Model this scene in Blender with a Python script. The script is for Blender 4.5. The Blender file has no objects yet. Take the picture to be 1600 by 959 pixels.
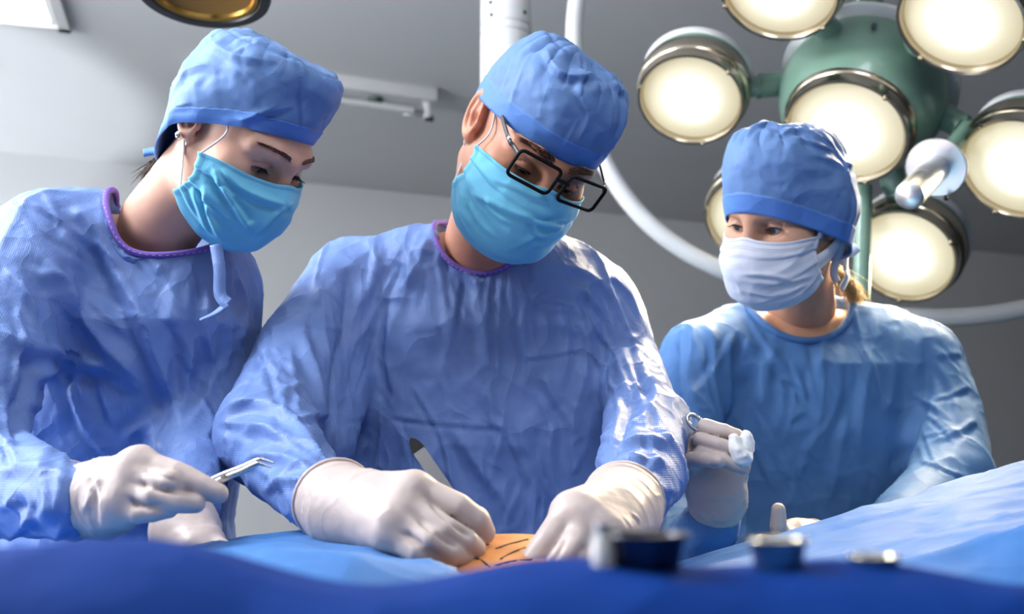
import bpy, bmesh, math, random
import numpy as np
from mathutils import Vector, Matrix
random.seed(7); rng = np.random.default_rng(7)
SC = bpy.context.scene
COL = SC.collection
# ------------------------------------------------------------------ camera
FPX = 1700.0
CAM = np.array([0.0, 0.0, 1.10]); PITCH = math.atan(240.5 / FPX)
cf = np.array([0, math.cos(PITCH), math.sin(PITCH)]); cu = np.array([0, -math.sin(PITCH), math.cos(PITCH)])
cam = bpy.data.cameras.new('camera'); cam_o = bpy.data.objects.new('camera', cam); COL.objects.link(cam_o)
cam_o.location = CAM; cam_o.rotation_euler = (math.pi / 2 + PITCH, 0, 0)
cam.sensor_width = 36; cam.lens = 36 * FPX / 1600; cam.clip_start = .02
cam.dof.use_dof = True; cam.dof.focus_distance = 1.22; cam.dof.aperture_fstop = 5.0
SC.camera = cam_o
def W(px, py, Y):
    r = cf + np.array([1, 0, 0]) * (px - 800) / FPX + cu * (479.5 - py) / FPX
    return CAM + r * (Y / r[1])
def WZ(px, py, z):
    r = cf + np.array([1, 0, 0]) * (px - 800) / FPX + cu * (479.5 - py) / FPX
    return CAM + r * ((z - CAM[2]) / r[2])
def proj(P):
    d = np.asarray(P) - CAM; w = d @ cf
    return np.stack([800 + FPX * d[..., 0] / w, 479.5 - FPX * (d @ cu) / w], -1)
# ------------------------------------------------------------------ world, lights, exposure
wd = bpy.data.worlds.new('world'); SC.world = wd; wd.use_nodes = True
wd.node_tree.nodes['Background'].inputs[0].default_value = (.75, .8, .9, 1); wd.node_tree.nodes['Background'].inputs[1].default_value = .1
SC.view_settings.view_transform = 'Standard'; SC.view_settings.look = 'None'
SC.cycles.max_bounces = 5; SC.cycles.diffuse_bounces = 2; SC.cycles.glossy_bounces = 2; SC.cycles.transmission_bounces = 5; SC.cycles.adaptive_threshold = .025; SC.cycles.caustics_reflective = False; SC.cycles.caustics_refractive = False
SC.view_settings.exposure = 0.02; SC.view_settings.gamma = 1.0; SC.view_settings.use_curve_mapping = False
def light(name, kind, loc, target, energy, color, **kw):
    l = bpy.data.lights.new(name, kind); l.energy = energy; l.color = color
    for k, v in kw.items(): setattr(l, k, v)
    o = bpy.data.objects.new(name, l); COL.objects.link(o); o.location = loc
    o.rotation_euler = (Vector(target) - Vector(loc)).to_track_quat('-Z', 'Y').to_euler()
    return o
wl = ra_ = np.array([math.cos(math.radians(23.5)), math.sin(math.radians(23.5)), 0]); wn_ = np.array([-ra_[1], ra_[0], 0]); wc_ = ra_ * -3.3 + wn_ * 2.6 + np.array([0, 0, 1.55])
light('window_daylight', 'AREA', wc_, wc_ + ra_, 32, (.90, .95, 1), shape='RECTANGLE', size=2.6, size_y=1.5)  # added fill from the left, lifts the ceiling and the people
light('ceiling_panel_light', 'AREA', (-1.55, 1.0, 2.4), (-.1, 1.4, 1.1), 39, (.92, .96, 1), shape='RECTANGLE', size=.7, size_y=.5)  # added key from the upper left; no fixture hangs here
light('ceiling_panel_light', 'AREA', (-2.3, 2.6, 2.52), (-1.2, 2.6, 0), 26, (.90, .95, 1), shape='RECTANGLE', size=1.2, size_y=.6)
light('ceiling_panel_light', 'AREA', (.25, .45, 2.54), (-.05, 1.5, 1.15), 12, (.93, .96, 1), shape='RECTANGLE', size=.6, size_y=.6)  # added front fill for the surgeon, without a panel of its own
light('exam_lamp_light', 'SPOT', (-3.05, 4.25, .25), (-3.03, 4.27, 2.6), 150, (.86, .92, 1), spot_size=math.radians(67), spot_blend=.1, shadow_soft_size=.1)  # unseen spot added to throw the bright patch on the left ceiling
cv_ = ra_ * -3.1 + wn_ * 2.6 + np.array([0, 0, 1.9]); light('cove_light', 'AREA', cv_, cv_ + np.array([.35, 0, 1]), 190, (.95, .97, 1), shape='RECTANGLE', size=.4, size_y=4.5)  # unseen uplight added along the left wall to brighten the ceiling
cv_ = ra_ * .6 + wn_ * -2.6 + np.array([0, 0, 2.0]); light('cove_light', 'AREA', cv_, cv_ + wn_ * .6 + np.array([0, 0, 1]), 22, (.97, .98, 1), shape='RECTANGLE', size=5, size_y=.4)  # second added uplight, behind the camera
# ------------------------------------------------------------------ mesh helpers
def link(name, me, mat=None, parent=None, label=None, cat=None, group=None, kind=None, smooth=True):
    o = bpy.data.objects.new(name, me); COL.objects.link(o)
    if mat is not None:
        for m in (mat if isinstance(mat, (list, tuple)) else [mat]): me.materials.append(m)
    if smooth and len(me.polygons): me.polygons.foreach_set('use_smooth', np.ones(len(me.polygons), bool))
    if parent is not None: o.parent = parent; o.matrix_parent_inverse = parent.matrix_basis.inverted()
    tag(o, label, cat, group, kind); return o
def tag(o, label=None, cat=None, group=None, kind=None):
    for k, v in (('label', label), ('category', cat), ('group', group), ('kind', kind)):
        if v: o[k] = v
    return o
def thing(name, loc, label, cat, group=None):
    o = bpy.data.objects.new(name, None); COL.objects.link(o); o.empty_display_size = .05
    o.location = [float(x) for x in loc]; return tag(o, label, cat, group)
def mesh(verts, faces, name='m'):
    me = bpy.data.meshes.new(name); verts = np.asarray(verts, np.float32)
    if isinstance(faces, np.ndarray):
        n, k = faces.shape
        me.vertices.add(len(verts)); me.vertices.foreach_set('co', verts.ravel())
        me.loops.add(n * k); me.loops.foreach_set('vertex_index', faces.astype(np.int32).ravel())
        me.polygons.add(n); me.polygons.foreach_set('loop_start', np.arange(0, n * k, k, dtype=np.int32))
        me.update(calc_edges=True)
    else:
        me.from_pydata([tuple(map(float, v)) for v in verts], [], [list(map(int, f)) for f in faces])
    me.validate(); return me
class MB:
    def __init__(s): s.v = []; s.f = []
    def add(s, v, f):
        o = len(s.v); s.v += [tuple(map(float, x)) for x in v]; s.f += [[i + o for i in q] for q in f]; return s
    def box(s, c, h, R=None, bev=0):
        c = np.asarray(c, float); h = np.asarray(h, float); R = np.eye(3) if R is None else np.asarray(R)
        if bev <= 0:
            v = [[sx, sy, sz] for sx in (-1, 1) for sy in (-1, 1) for sz in (-1, 1)]
            return s.add([c + R @ (np.array(x) * h) for x in v], [[0, 1, 3, 2], [4, 6, 7, 5], [0, 4, 5, 1], [2, 3, 7, 6], [0, 2, 6, 4], [1, 5, 7, 3]])
        prof = []                      # rounded vertical edges + chamfered top and bottom
        rings = []
        for z, ins in ((-h[2], bev), (-h[2] + bev, 0), (h[2] - bev, 0), (h[2], bev)):
            ring = []
            for (qx, qy, a0) in ((1, 1, 0), (-1, 1, 90), (-1, -1, 180), (1, -1, 270)):
                for a in (0, 30, 60, 90):
                    t = math.radians(a0 + a); ring.append([qx * (h[0] - bev) + (bev - ins * .7) * math.cos(t), qy * (h[1] - bev) + (bev - ins * .7) * math.sin(t), z])
            rings.append(ring)
        n = 16; v = [c + R @ np.array(p) for r in rings for p in r]; f = []
        for k in range(3):
            for i in range(n): f.append([k * n + i, k * n + (i + 1) % n, (k + 1) * n + (i + 1) % n, (k + 1) * n + i])
        f.append(list(range(n))[::-1]); f.append([3 * n + i for i in range(n)])
        return s.add(v, f)
    def tube(s, pts, rad, n=10, cap=True, flat=None):
        v, f = tube(pts, rad, n, cap, flat); return s.add(v, f)
    def lathe(s, prof, c, axis, n=40, closed=False):
        v, f = lathe(prof, c, axis, n); return s.add(v, f)
    def build(s, name, mat=None, parent=None, **kw):
        me = mesh(s.v, s.f, name)
        if len(me.polygons) < 4000:
            bm = bmesh.new(); bm.from_mesh(me)
            for e in bm.edges: e.smooth = not (len(e.link_faces) == 2 and e.calc_face_angle(0) > .7)
            bm.to_mesh(me); bm.free()
        return link(name, me, mat, parent, **kw)
def nrm(v): v = np.asarray(v, float); return v / (np.linalg.norm(v) + 1e-12)
def frame_of(z):
    z = nrm(z); a = np.array([0, 0, 1.]) if abs(z[2]) < .9 else np.array([1., 0, 0]); x = nrm(np.cross(a, z)); return x, np.cross(z, x), z
def tube(pts, rad, n=10, cap=True, flat=None):
    P = np.asarray(pts, float); m = len(P); rad = np.full(m, rad) if np.isscalar(rad) else np.asarray(rad)
    T = np.gradient(P, axis=0); x, y, _ = frame_of(T[0]); v = []; f = []
    for i in range(m):
        t = nrm(T[i]); x = nrm(x - t * (x @ t)); y = np.cross(t, x)
        for k in range(n):
            a = 2 * math.pi * k / n; fx = 1 if flat is None else flat
            v.append(P[i] + rad[i] * (math.cos(a) * x * fx + math.sin(a) * y))
    for i in range(m - 1):
        for k in range(n): f.append([i * n + k, i * n + (k + 1) % n, (i + 1) * n + (k + 1) % n, (i + 1) * n + k])
    if cap: f.append(list(range(n))[::-1]); f.append([(m - 1) * n + k for k in range(n)])
    return v, f
def lathe(prof, c, axis, n=40):
    x, y, z = frame_of(axis); c = np.asarray(c, float); v = []; f = []
    for r, h in prof:
        for k in range(n):
            a = 2 * math.pi * k / n; v.append(c + r * (math.cos(a) * x + math.sin(a) * y) + h * z)
    for i in range(len(prof) - 1):
        for k in range(n): f.append([i * n + k, i * n + (k + 1) % n, (i + 1) * n + (k + 1) % n, (i + 1) * n + k])
    return v, f
def spline(pts, m=40):
    P = np.asarray(pts, float); n = len(P); t = np.linspace(0, n - 1, m); i = np.clip(t.astype(int), 0, n - 2); u = (t - i)[:, None]
    g = lambda k: P[np.clip(k, 0, n - 1)]
    p0, p1, p2, p3 = g(i - 1), g(i), g(i + 1), g(i + 2)
    return .5 * (2 * p1 + (p2 - p0) * u + (2 * p0 - 5 * p1 + 4 * p2 - p3) * u ** 2 + (3 * p1 - p0 - 3 * p2 + p3) * u ** 3)
# ------------------------------------------------------------------ noise
def _h(ix, iy, iz, s):
    h = (ix.astype(np.uint32) * np.uint32(374761393) + iy.astype(np.uint32) * np.uint32(668265263) + iz.astype(np.uint32) * np.uint32(2246822519) + np.uint32(s * 3266489917 % 4294967296))
    h = (h ^ (h >> np.uint32(13))) * np.uint32(1274126177); h = h ^ (h >> np.uint32(16)); return h.astype(np.float64) / 4294967295.0
def noise(P, s=1):
    P = np.asarray(P, float) + 100; i = np.floor(P).astype(np.int64); u = P - i; u = u * u * (3 - 2 * u); r = 0
    for dx in (0, 1):
        for dy in (0, 1):
            for dz in (0, 1):
                w = (u[:, 0] if dx else 1 - u[:, 0]) * (u[:, 1] if dy else 1 - u[:, 1]) * (u[:, 2] if dz else 1 - u[:, 2])
                r = r + w * _h(i[:, 0] + dx, i[:, 1] + dy, i[:, 2] + dz, s)
    return r * 2 - 1
def fbm(P, s=1, o=3):
    r = 0; a = 1
    for k in range(o): r = r + a * noise(P * 2 ** k, s + k); a *= .5
    return r
def ridged(P, s=1): return 1 - np.abs(noise(P, s)) * 2
# ------------------------------------------------------------------ signed distance modelling
def smin(a, b, k):
    h = np.clip(.5 + .5 * (b - a) / k, 0, 1); return b + (a - b) * h - k * h * (1 - h)
def smax(a, b, k): return -smin(-a, -b, k)
def chain(pts, rad):
    P = np.asarray(pts, np.float32); rad = np.full(len(P), rad) if np.isscalar(rad) else np.asarray(rad, float)
    def f(p):
        d = None
        for i in range(len(P) - 1):
            a, b = P[i], P[i + 1]; ab = b - a; t = np.clip(((p - a) @ ab) / (ab @ ab + 1e-12), 0, 1)
            q = p - a - t[:, None] * ab; e = np.sqrt((q * q).sum(1)) - (rad[i] + t * (rad[i + 1] - rad[i]))
            d = e if d is None else np.minimum(d, e)
        return d
    return f
def ell(c, r, R=None):
    c = np.asarray(c, np.float32); r = np.asarray(r, np.float32); R = None if R is None else np.asarray(R, np.float32)
    def f(p):
        q = p - c
        if R is not None: q = q @ R
        k0 = np.sqrt(((q / r) ** 2).sum(1)); k1 = np.sqrt(((q / r ** 2) ** 2).sum(1)); return k0 * (k0 - 1) / (k1 + 1e-9)
    return f
def loft(ts, cs, ra, rb, o, ax, ay, az, n=2.3):
    """elliptic sections along az: centre (ax,ay offsets) and half widths per height"""
    ts = np.asarray(ts, float); cs = np.asarray(cs, float)
    def f(p):
        q = p - o; t = q @ az; x = q @ ax; y = q @ ay
        cx = np.interp(t, ts, cs[:, 0]); cy = np.interp(t, ts, cs[:, 1]); a = np.interp(t, ts, ra); b = np.interp(t, ts, rb)
        k = (np.abs((x - cx) / a) ** n + np.abs((y - cy) / b) ** n) ** (1 / n)
        d = (k - 1) * np.minimum(a, b); e = np.maximum(ts[0] - t, t - ts[-1])
        return np.where(e > 0, np.sqrt(np.maximum(d, 0) ** 2 + e ** 2), np.maximum(d, e))
    return f
def U(k, *fs):
    def f(p):
        d = fs[0](p)
        for g in fs[1:]: d = smin(d, g(p), k)
        return d
    return f
def sub(k, a, b): return lambda p: smax(a(p), -b(p), k)
def sdf_mesh(f, lo, hi, h, newton=2):
    lo = np.asarray(lo, float); hi = np.asarray(hi, float); B = 4
    nb = np.ceil((hi - lo) / (h * B)).astype(int) + 1; n = nb * B
    bi = np.stack(np.meshgrid(*[np.arange(k) for k in nb], indexing='ij'), -1).reshape(-1, 3)
    dc = f((lo + (bi * B + (B - 1) / 2) * h).astype(np.float32))
    D = np.repeat(np.repeat(np.repeat(dc.reshape(nb), B, 0), B, 1), B, 2).astype(np.float32)
    act = bi[np.abs(dc) < h * B * 1.15 + 2 * h]
    off = np.stack(np.meshgrid(*[np.arange(B)] * 3, indexing='ij'), -1).reshape(-1, 3)
    gi = (act[:, None, :] * B + off[None]).reshape(-1, 3)
    D[gi[:, 0], gi[:, 1], gi[:, 2]] = f((lo + gi * h).astype(np.float32))
    s = D < 0
    c = np.zeros(tuple(n - 1), np.int8)
    for dx in (0, 1):
        for dy in (0, 1):
            for dz in (0, 1): c += s[dx:n[0] - 1 + dx, dy:n[1] - 1 + dy, dz:n[2] - 1 + dz]
    cells = np.argwhere((c > 0) & (c < 8)); idx = np.full(tuple(n - 1), -1, np.int32); idx[tuple(cells.T)] = np.arange(len(cells))
    cr = [(a, b, d) for a in (0, 1) for b in (0, 1) for d in (0, 1)]
    val = np.stack([D[cells[:, 0] + a, cells[:, 1] + b, cells[:, 2] + d] for a, b, d in cr], 1)
    acc = np.zeros((len(cells), 3)); cnt = np.zeros(len(cells))
    for i in range(8):
        for j in range(i + 1, 8):
            e = np.array(cr[j]) - np.array(cr[i])
            if np.abs(e).sum() != 1: continue
            m = (val[:, i] < 0) != (val[:, j] < 0); t = val[m, i] / (val[m, i] - val[m, j])
            acc[m] += np.array(cr[i]) + t[:, None] * e; cnt[m] += 1
    V = lo + (cells + acc / cnt[:, None]) * h
    F = []
    for ax in range(3):
        o1, o2 = [(1, 2), (2, 0), (0, 1)][ax]
        sl = [slice(1, None)] * 3; sl[ax] = slice(0, -1); s0 = s[tuple(sl)]; sl2 = list(sl); sl2[ax] = slice(1, None); s1 = s[tuple(sl2)]
        g = np.argwhere(s0 != s1); 
        for k in range(3):
            if k != ax: g[:, k] += 1
        ok = np.ones(len(g), bool)
        for k in range(3): ok &= g[:, k] < n[k] - 1
        g = g[ok]; d1 = np.zeros(3, int); d1[o1] = 1; d2 = np.zeros(3, int); d2[o2] = 1
        q = np.stack([idx[tuple((g - a).T)] for a in (d1 + d2, d2, 0 * d1, d1)], 1)
        flip = ~s[tuple(g.T)]; q[flip] = q[flip][:, ::-1]; F.append(q)
    F = np.concatenate(F); F = F[(F >= 0).all(1)]
    for _ in range(newton):
        e = h * .5; P = V.astype(np.float32); d = f(P)
        g = np.stack([f(P + np.eye(3, dtype=np.float32)[k] * e) - f(P - np.eye(3, dtype=np.float32)[k] * e) for k in range(3)], 1) / (2 * e)
        V = V - np.clip(d, -h, h)[:, None] * g / np.maximum((g * g).sum(1), .25)[:, None]
    return V, F
def vnormals(V, F):
    a = np.cross(V[F[:, 2]] - V[F[:, 0]], V[F[:, 3 if F.shape[1] > 3 else 1]] - V[F[:, 1]] if F.shape[1] > 3 else V[F[:, 1]] - V[F[:, 0]])
    N = np.zeros_like(V)
    for k in range(F.shape[1]): np.add.at(N, F[:, k], a)
    return N / (np.linalg.norm(N, axis=1, keepdims=True) + 1e-12)
def folds(V, F, strokes, amp=1.0, extra=None):
    """press cloth folds into a surface: each stroke is a line on it (given where the photo shows it), a width and a height in mm"""
    N = vnormals(V, F); px = proj(V); cand = np.where(((CAM - V) * N).sum(1) > 0)[0]; D = np.zeros(len(V))
    pc = px[cand]; dist = np.linalg.norm(V[cand] - CAM, axis=1)
    for st in strokes:
        pts, w, a = st[0], st[1] / 1000, st[2] / 1000 * amp; asym = st[3] if len(st) > 3 else .6
        L = []
        for q in spline(pts, max(6, 4 * len(pts))):
            e = ((pc - q) ** 2).sum(1); near = e < 100
            if near.any():
                k = np.where(near)[0]; j = k[np.argmin(dist[k] + np.sqrt(e[k]) * .002)]
            else: continue
            L.append(V[cand[j]])
        if len(L) < 2: continue
        L = np.array(L); m = len(L)
        if m > 4: L[1:-1] = (L[:-2] + 2 * L[1:-1] + L[2:]) / 4; L[1:-1] = (L[:-2] + 2 * L[1:-1] + L[2:]) / 4
        lo, hi = L.min(0) - 4 * w, L.max(0) + 4 * w; ids = np.where(((V > lo) & (V < hi)).all(1))[0]
        if not len(ids): continue
        P = V[ids]; best = np.full(len(ids), 1e9); tt = np.zeros(len(ids)); ss = np.zeros(len(ids))
        for i in range(m - 1):
            ab = L[i + 1] - L[i]; u = np.clip(((P - L[i]) @ ab) / (ab @ ab + 1e-12), 0, 1); q = P - L[i] - u[:, None] * ab; e = (q * q).sum(1)
            b = e < best; best[b] = e[b]; tt[b] = (i + u[b]) / (m - 1); ss[b] = np.sign((np.cross(ab, N[ids][b]) * q[b]).sum(1))
        s = np.sqrt(best) * ss; tap = np.clip(np.sin(np.pi * np.clip(tt, .02, .98)) * 1.6, 0, 1)
        prof = np.exp(-(np.abs(s) / w) ** (1.15 if st[2] > 0 else 1.6)) - asym * np.exp(-((s - 1.6 * w) / (1.2 * w)) ** 2)
        D[ids] += a * tap * prof
    if extra is not None: D += extra(V, N)
    return V + N * D[:, None]
# ------------------------------------------------------------------ materials
def mat(name, col, rough=.5, metal=0, spec=.5, emit=None, estr=0, alpha=1, trans=0, sss=0, sheen=0, coat=0):
    m = bpy.data.materials.new(name); m.use_nodes = True; b = m.node_tree.nodes['Principled BSDF']
    b.inputs['Base Color'].default_value = (*col, 1); b.inputs['Roughness'].default_value = rough; b.inputs['Metallic'].default_value = metal
    b.inputs['Specular IOR Level'].default_value = spec; b.inputs['Transmission Weight'].default_value = trans
    if emit: b.inputs['Emission Color'].default_value = (*emit, 1); b.inputs['Emission Strength'].default_value = estr
    if sss: b.inputs['Subsurface Weight'].default_value = sss; b.inputs['Subsurface Radius'].default_value = (1, .35, .2); b.inputs['Subsurface Scale'].default_value = .008
    if sheen: b.inputs['Sheen Weight'].default_value = sheen; b.inputs['Sheen Roughness'].default_value = .4
    if coat: b.inputs['Coat Weight'].default_value = coat
    return m
def srgb(r, g, b): return tuple(((c / 255) / 12.92 if c <= 10 else ((c / 255 + .055) / 1.055) ** 2.4) for c in (r, g, b))
class NT:
    def __init__(s, m): s.m = m; s.t = m.node_tree; s.b = s.t.nodes['Principled BSDF']
    def n(s, kind, **kw):
        x = s.t.nodes.new(kind)
        for k, v in kw.items():
            if k.startswith('i_'): x.inputs[k[2:].replace('_', ' ')].default_value = v
            else: setattr(x, k, v)
        return x
    def l(s, a, b): s.t.links.new(a, b)
    def coords(s, scale=(1, 1, 1), rot=(0, 0, 0)):
        if not hasattr(s, 'tc'): s.tc = s.n('ShaderNodeTexCoord')
        mp = s.n('ShaderNodeMapping'); mp.inputs['Scale'].default_value = scale; mp.inputs['Rotation'].default_value = rot
        s.l(s.tc.outputs['Object'], mp.inputs[0]); return mp.outputs[0]
    def bump(s, h, strength, dist):
        b = s.n('ShaderNodeBump'); b.inputs['Strength'].default_value = strength; b.inputs['Distance'].default_value = dist; s.l(h, b.inputs['Height'])
        if getattr(s, 'last', None): s.l(s.last, b.inputs['Normal'])
        s.last = b.outputs[0]; s.l(s.last, s.b.inputs['Normal']); return b
    def vary(s, col, amount, scale, detail=3):
        nz = s.n('ShaderNodeTexNoise'); nz.inputs['Scale'].default_value = scale; nz.inputs['Detail'].default_value = detail; s.l(s.coords(), nz.inputs['Vector'])
        r = s.n('ShaderNodeValToRGB'); r.color_ramp.elements[0].position = .3; r.color_ramp.elements[1].position = .7
        r.color_ramp.elements[0].color = (*[c * (1 - amount) for c in col], 1); r.color_ramp.elements[1].color = (*[min(1, c * (1 + amount)) for c in col], 1)
        s.l(nz.outputs[0], r.inputs[0]); s.l(r.outputs[0], s.b.inputs['Base Color'])
def fabric(name, col, weave=430, crumple=1.0, rough=.58, sheen=.06, weave_d=.0005, stretch=(1, 1, .45), spec=.4):
    m = mat(name, col, rough, spec=spec, sheen=sheen); t = NT(m); t.vary(col, .05, 30)
    if crumple:
        nz = t.n('ShaderNodeTexNoise', i_Scale=9.0, i_Detail=2.0); t.l(t.coords(), nz.inputs['Vector'])
        mx = t.n('ShaderNodeMix', data_type='VECTOR'); mx.inputs['Factor'].default_value = .12; t.l(t.coords(stretch), mx.inputs[4]); t.l(nz.outputs['Color'], mx.inputs[5])
        vo = t.n('ShaderNodeTexVoronoi', feature='F1'); vo.inputs['Scale'].default_value = 19; t.l(mx.outputs[1], vo.inputs['Vector'])
        t.bump(vo.outputs['Distance'], .5 * crumple, .02)
        n2 = t.n('ShaderNodeTexNoise', i_Scale=55.0, i_Detail=4.0); t.l(mx.outputs[1], n2.inputs['Vector']); t.bump(n2.outputs[0], .22 * crumple, .006)
    if weave:
        w = t.n('ShaderNodeTexWave', wave_type='BANDS', bands_direction='X'); w.inputs['Scale'].default_value = weave / 6.28 * 2; w.inputs['Distortion'].default_value = .6; w.inputs['Detail Scale'].default_value = 60; t.l(t.coords(), w.inputs['Vector'])
        w2 = t.n('ShaderNodeTexWave', wave_type='BANDS', bands_direction='Z'); w2.inputs['Scale'].default_value = weave / 6.28 * 2; t.l(t.coords(), w2.inputs['Vector'])
        a = t.n('ShaderNodeMath', operation='ADD'); t.l(w.outputs['Fac'], a.inputs[0]); t.l(w2.outputs['Fac'], a.inputs[1]); t.bump(a.outputs[0], .25, weave_d)
    return m
M = {}
M['gown_b'] = fabric('periwinkle_gown_fabric', srgb(112, 142, 205), rough=.48)
M['gown_r'] = fabric('steel_blue_gown_fabric', srgb(80, 126, 182), crumple=.6)
M['cap_b'] = fabric('blue_cap_fabric', srgb(106, 142, 198), weave=700, crumple=.55, weave_d=.0002, stretch=(1, 1, 1))
M['cap_band'] = fabric('bright_blue_cap_band', srgb(96, 144, 220), weave=700, crumple=.4, weave_d=.0002, stretch=(1, 1, 1))
M['mask_c'] = fabric('cyan_mask_fabric', srgb(122, 208, 242), weave=900, crumple=.25, rough=.65, weave_d=.00012, stretch=(1, 1, 1))
M['mask_w'] = fabric('white_mask_fabric', srgb(222, 226, 240), weave=900, crumple=.25, rough=.65, weave_d=.00012, stretch=(1, 1, 1))
M['trim_p'] = fabric('purple_neck_binding', srgb(128, 98, 196), weave=900, crumple=0)
M['drape'] = fabric('blue_drape_fabric', srgb(64, 122, 192), weave=600, crumple=.4, stretch=(1, 1, 1))
M['drape_f'] = fabric('deep_blue_drape_fabric', srgb(4, 54, 134), weave=0, crumple=.5, sheen=0, rough=.8, spec=.12, stretch=(1, 1, 1))
def glove_mat():
    m = mat('latex_glove', srgb(205, 188, 183), .42, spec=.4, sss=.12); t = NT(m)
    b = t.b; b.inputs['Subsurface Radius'].default_value = (1, .6, .5); t.vary(srgb(205, 188, 183), .06, 22)
    nz = t.n('ShaderNodeTexNoise', i_Scale=60.0, i_Detail=3.0); t.l(t.coords(), nz.inputs['Vector']); t.bump(nz.outputs[0], .25, .003); return m
M['glove'] = glove_mat()
def skin_mat(name, col):
    m = mat(name, col, .48, spec=.4, sss=.35); t = NT(m); t.vary(col, .10, 28, 4)
    nz = t.n('ShaderNodeTexNoise', i_Scale=900.0, i_Detail=2.0); t.l(t.coords(), nz.inputs['Vector']); t.bump(nz.outputs[0], .2, .0004); return m
M['skin_l'] = skin_mat('fair_skin', srgb(226, 178, 156)); M['skin_m'] = skin_mat('ruddy_skin', srgb(214, 150, 122)); M['skin_r'] = skin_mat('warm_skin', srgb(218, 166, 138))
M['iodine'] = skin_mat('stained_belly_skin', srgb(236, 160, 96))
M['hair_d'] = mat('dark_brown_hair', srgb(62, 44, 36), .45); M['hair_b'] = mat('blonde_hair', srgb(205, 170, 110), .4); M['lash'] = mat('lash_black', (.01, .008, .008), .5)
M['brow'] = mat('brow_brown', srgb(112, 80, 64), .6); M['brow_d'] = mat('brow_dark', srgb(92, 64, 50), .6)
M['eye'] = mat('eye_white', srgb(222, 212, 208), .15); M['iris_b'] = mat('grey_iris', srgb(78, 92, 100), .1); M['iris_d'] = mat('brown_iris', srgb(60, 40, 28), .1); M['pupil'] = mat('pupil', (.003, .003, .003), .05)
M['steel'] = mat('polished_steel', (.62, .62, .64), .18, 1); M['steel_d'] = mat('dark_steel', (.12, .12, .13), .25, 1); M['brushed'] = mat('brushed_metal', (.72, .72, .72), .38, 1)
M['bezel'] = mat('nickel_bezel', (.52, .45, .35), .2, 1)
M['green'] = mat('sage_green_enamel', srgb(118, 152, 134), .28, coat=.4); M['white_e'] = mat('white_enamel', srgb(232, 232, 232), .3, coat=.3); M['white_p'] = mat('white_plastic', srgb(235, 235, 235), .4)
M['black'] = mat('black_plastic', (.006, .006, .007), .6, spec=.15); M['dark'] = mat('dark_grey_plastic', (.03, .03, .033), .4)
M['cotton'] = mat('cotton', srgb(240, 240, 240), .9, sheen=.5); M['cord'] = mat('white_elastic', srgb(235, 232, 236), .7)
g = mat('clear_lens', (1, 1, 1), .02, trans=1); g.node_tree.nodes['Principled BSDF'].inputs['IOR'].default_value = 1.05; M['glass'] = g
def wall_mat(name, col):
    m = mat(name, col, .75); t = NT(m); t.vary(col, .015, 2); nz = t.n('ShaderNodeTexNoise', i_Scale=120.0); t.l(t.coords(), nz.inputs['Vector']); t.bump(nz.outputs[0], .08, .002); return m
M['wall'] = wall_mat('white_wall_paint', srgb(240, 240, 241)); M['ceil'] = wall_mat('ceiling_paint', srgb(242, 242, 242)); M['floor'] = wall_mat('grey_vinyl_floor', srgb(84, 92, 100)); M['wall_d'] = wall_mat('slate_wall_paint', srgb(96, 102, 110))  # floor and unseen right and front walls are darkened to cut bounced light
# ================================================================== room
RY = math.radians(23.5); ra = np.array([math.cos(RY), math.sin(RY), 0]); rb = np.array([-math.sin(RY), math.cos(RY), 0]); RR = np.stack([ra, rb, [0, 0, 1]], 1); CZ = 2.6
def slab(name, a0, a1, b0, b1, z0, z1, m):
    c = ra * (a0 + a1) / 2 + rb * (b0 + b1) / 2 + np.array([0, 0, (z0 + z1) / 2])
    return MB().box(c, [(a1 - a0) / 2, (b1 - b0) / 2, (z1 - z0) / 2], RR).build(name, m, kind='structure', smooth=False)
slab('floor', -3.6, 7.7, -3.1, 5.9, -.1, 0, M['floor']); slab('ceiling', -3.6, 7.7, -3.1, 5.9, CZ, CZ + .1, M['ceil'])
slab('wall_back', -3.6, 7.7, 5.74, 5.84, 0, CZ, M['wall']); slab('wall_left', -3.6, -3.5, -3.1, 5.74, 0, CZ, M['wall'])
slab('wall_right', 7.6, 7.7, -3.1, 5.74, 0, CZ, M['wall_d']); slab('wall_front', -3.5, 7.6, -3.1, -3.0, 0, CZ, M['wall_d'])
# out-of-view window with glowing panes, added to go with the left fill light
wp = ra * -3.49 + rb * 2.6 + np.array([0, 0, 1.55]); w1 = MB()
for (db, dz, hb, hz) in ((0, .78, 1.36, .03), (0, -.78, 1.36, .03), (1.33, 0, .03, .75), (-1.33, 0, .03, .75), (0, 0, .025, .75)): w1.box(wp + rb * db + np.array([0, 0, dz]), [.03, hb, hz], RR)
w1 = w1.build('window_1', M['white_p'], kind='structure')
for s in (-.665, .665): MB().box(wp + rb * s, [.004, .635, .745], RR).build('pane', mat('frosted_pane', (.8, .85, .9), .3, emit=(.9, .95, 1), estr=1.5), w1, smooth=False)
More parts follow.
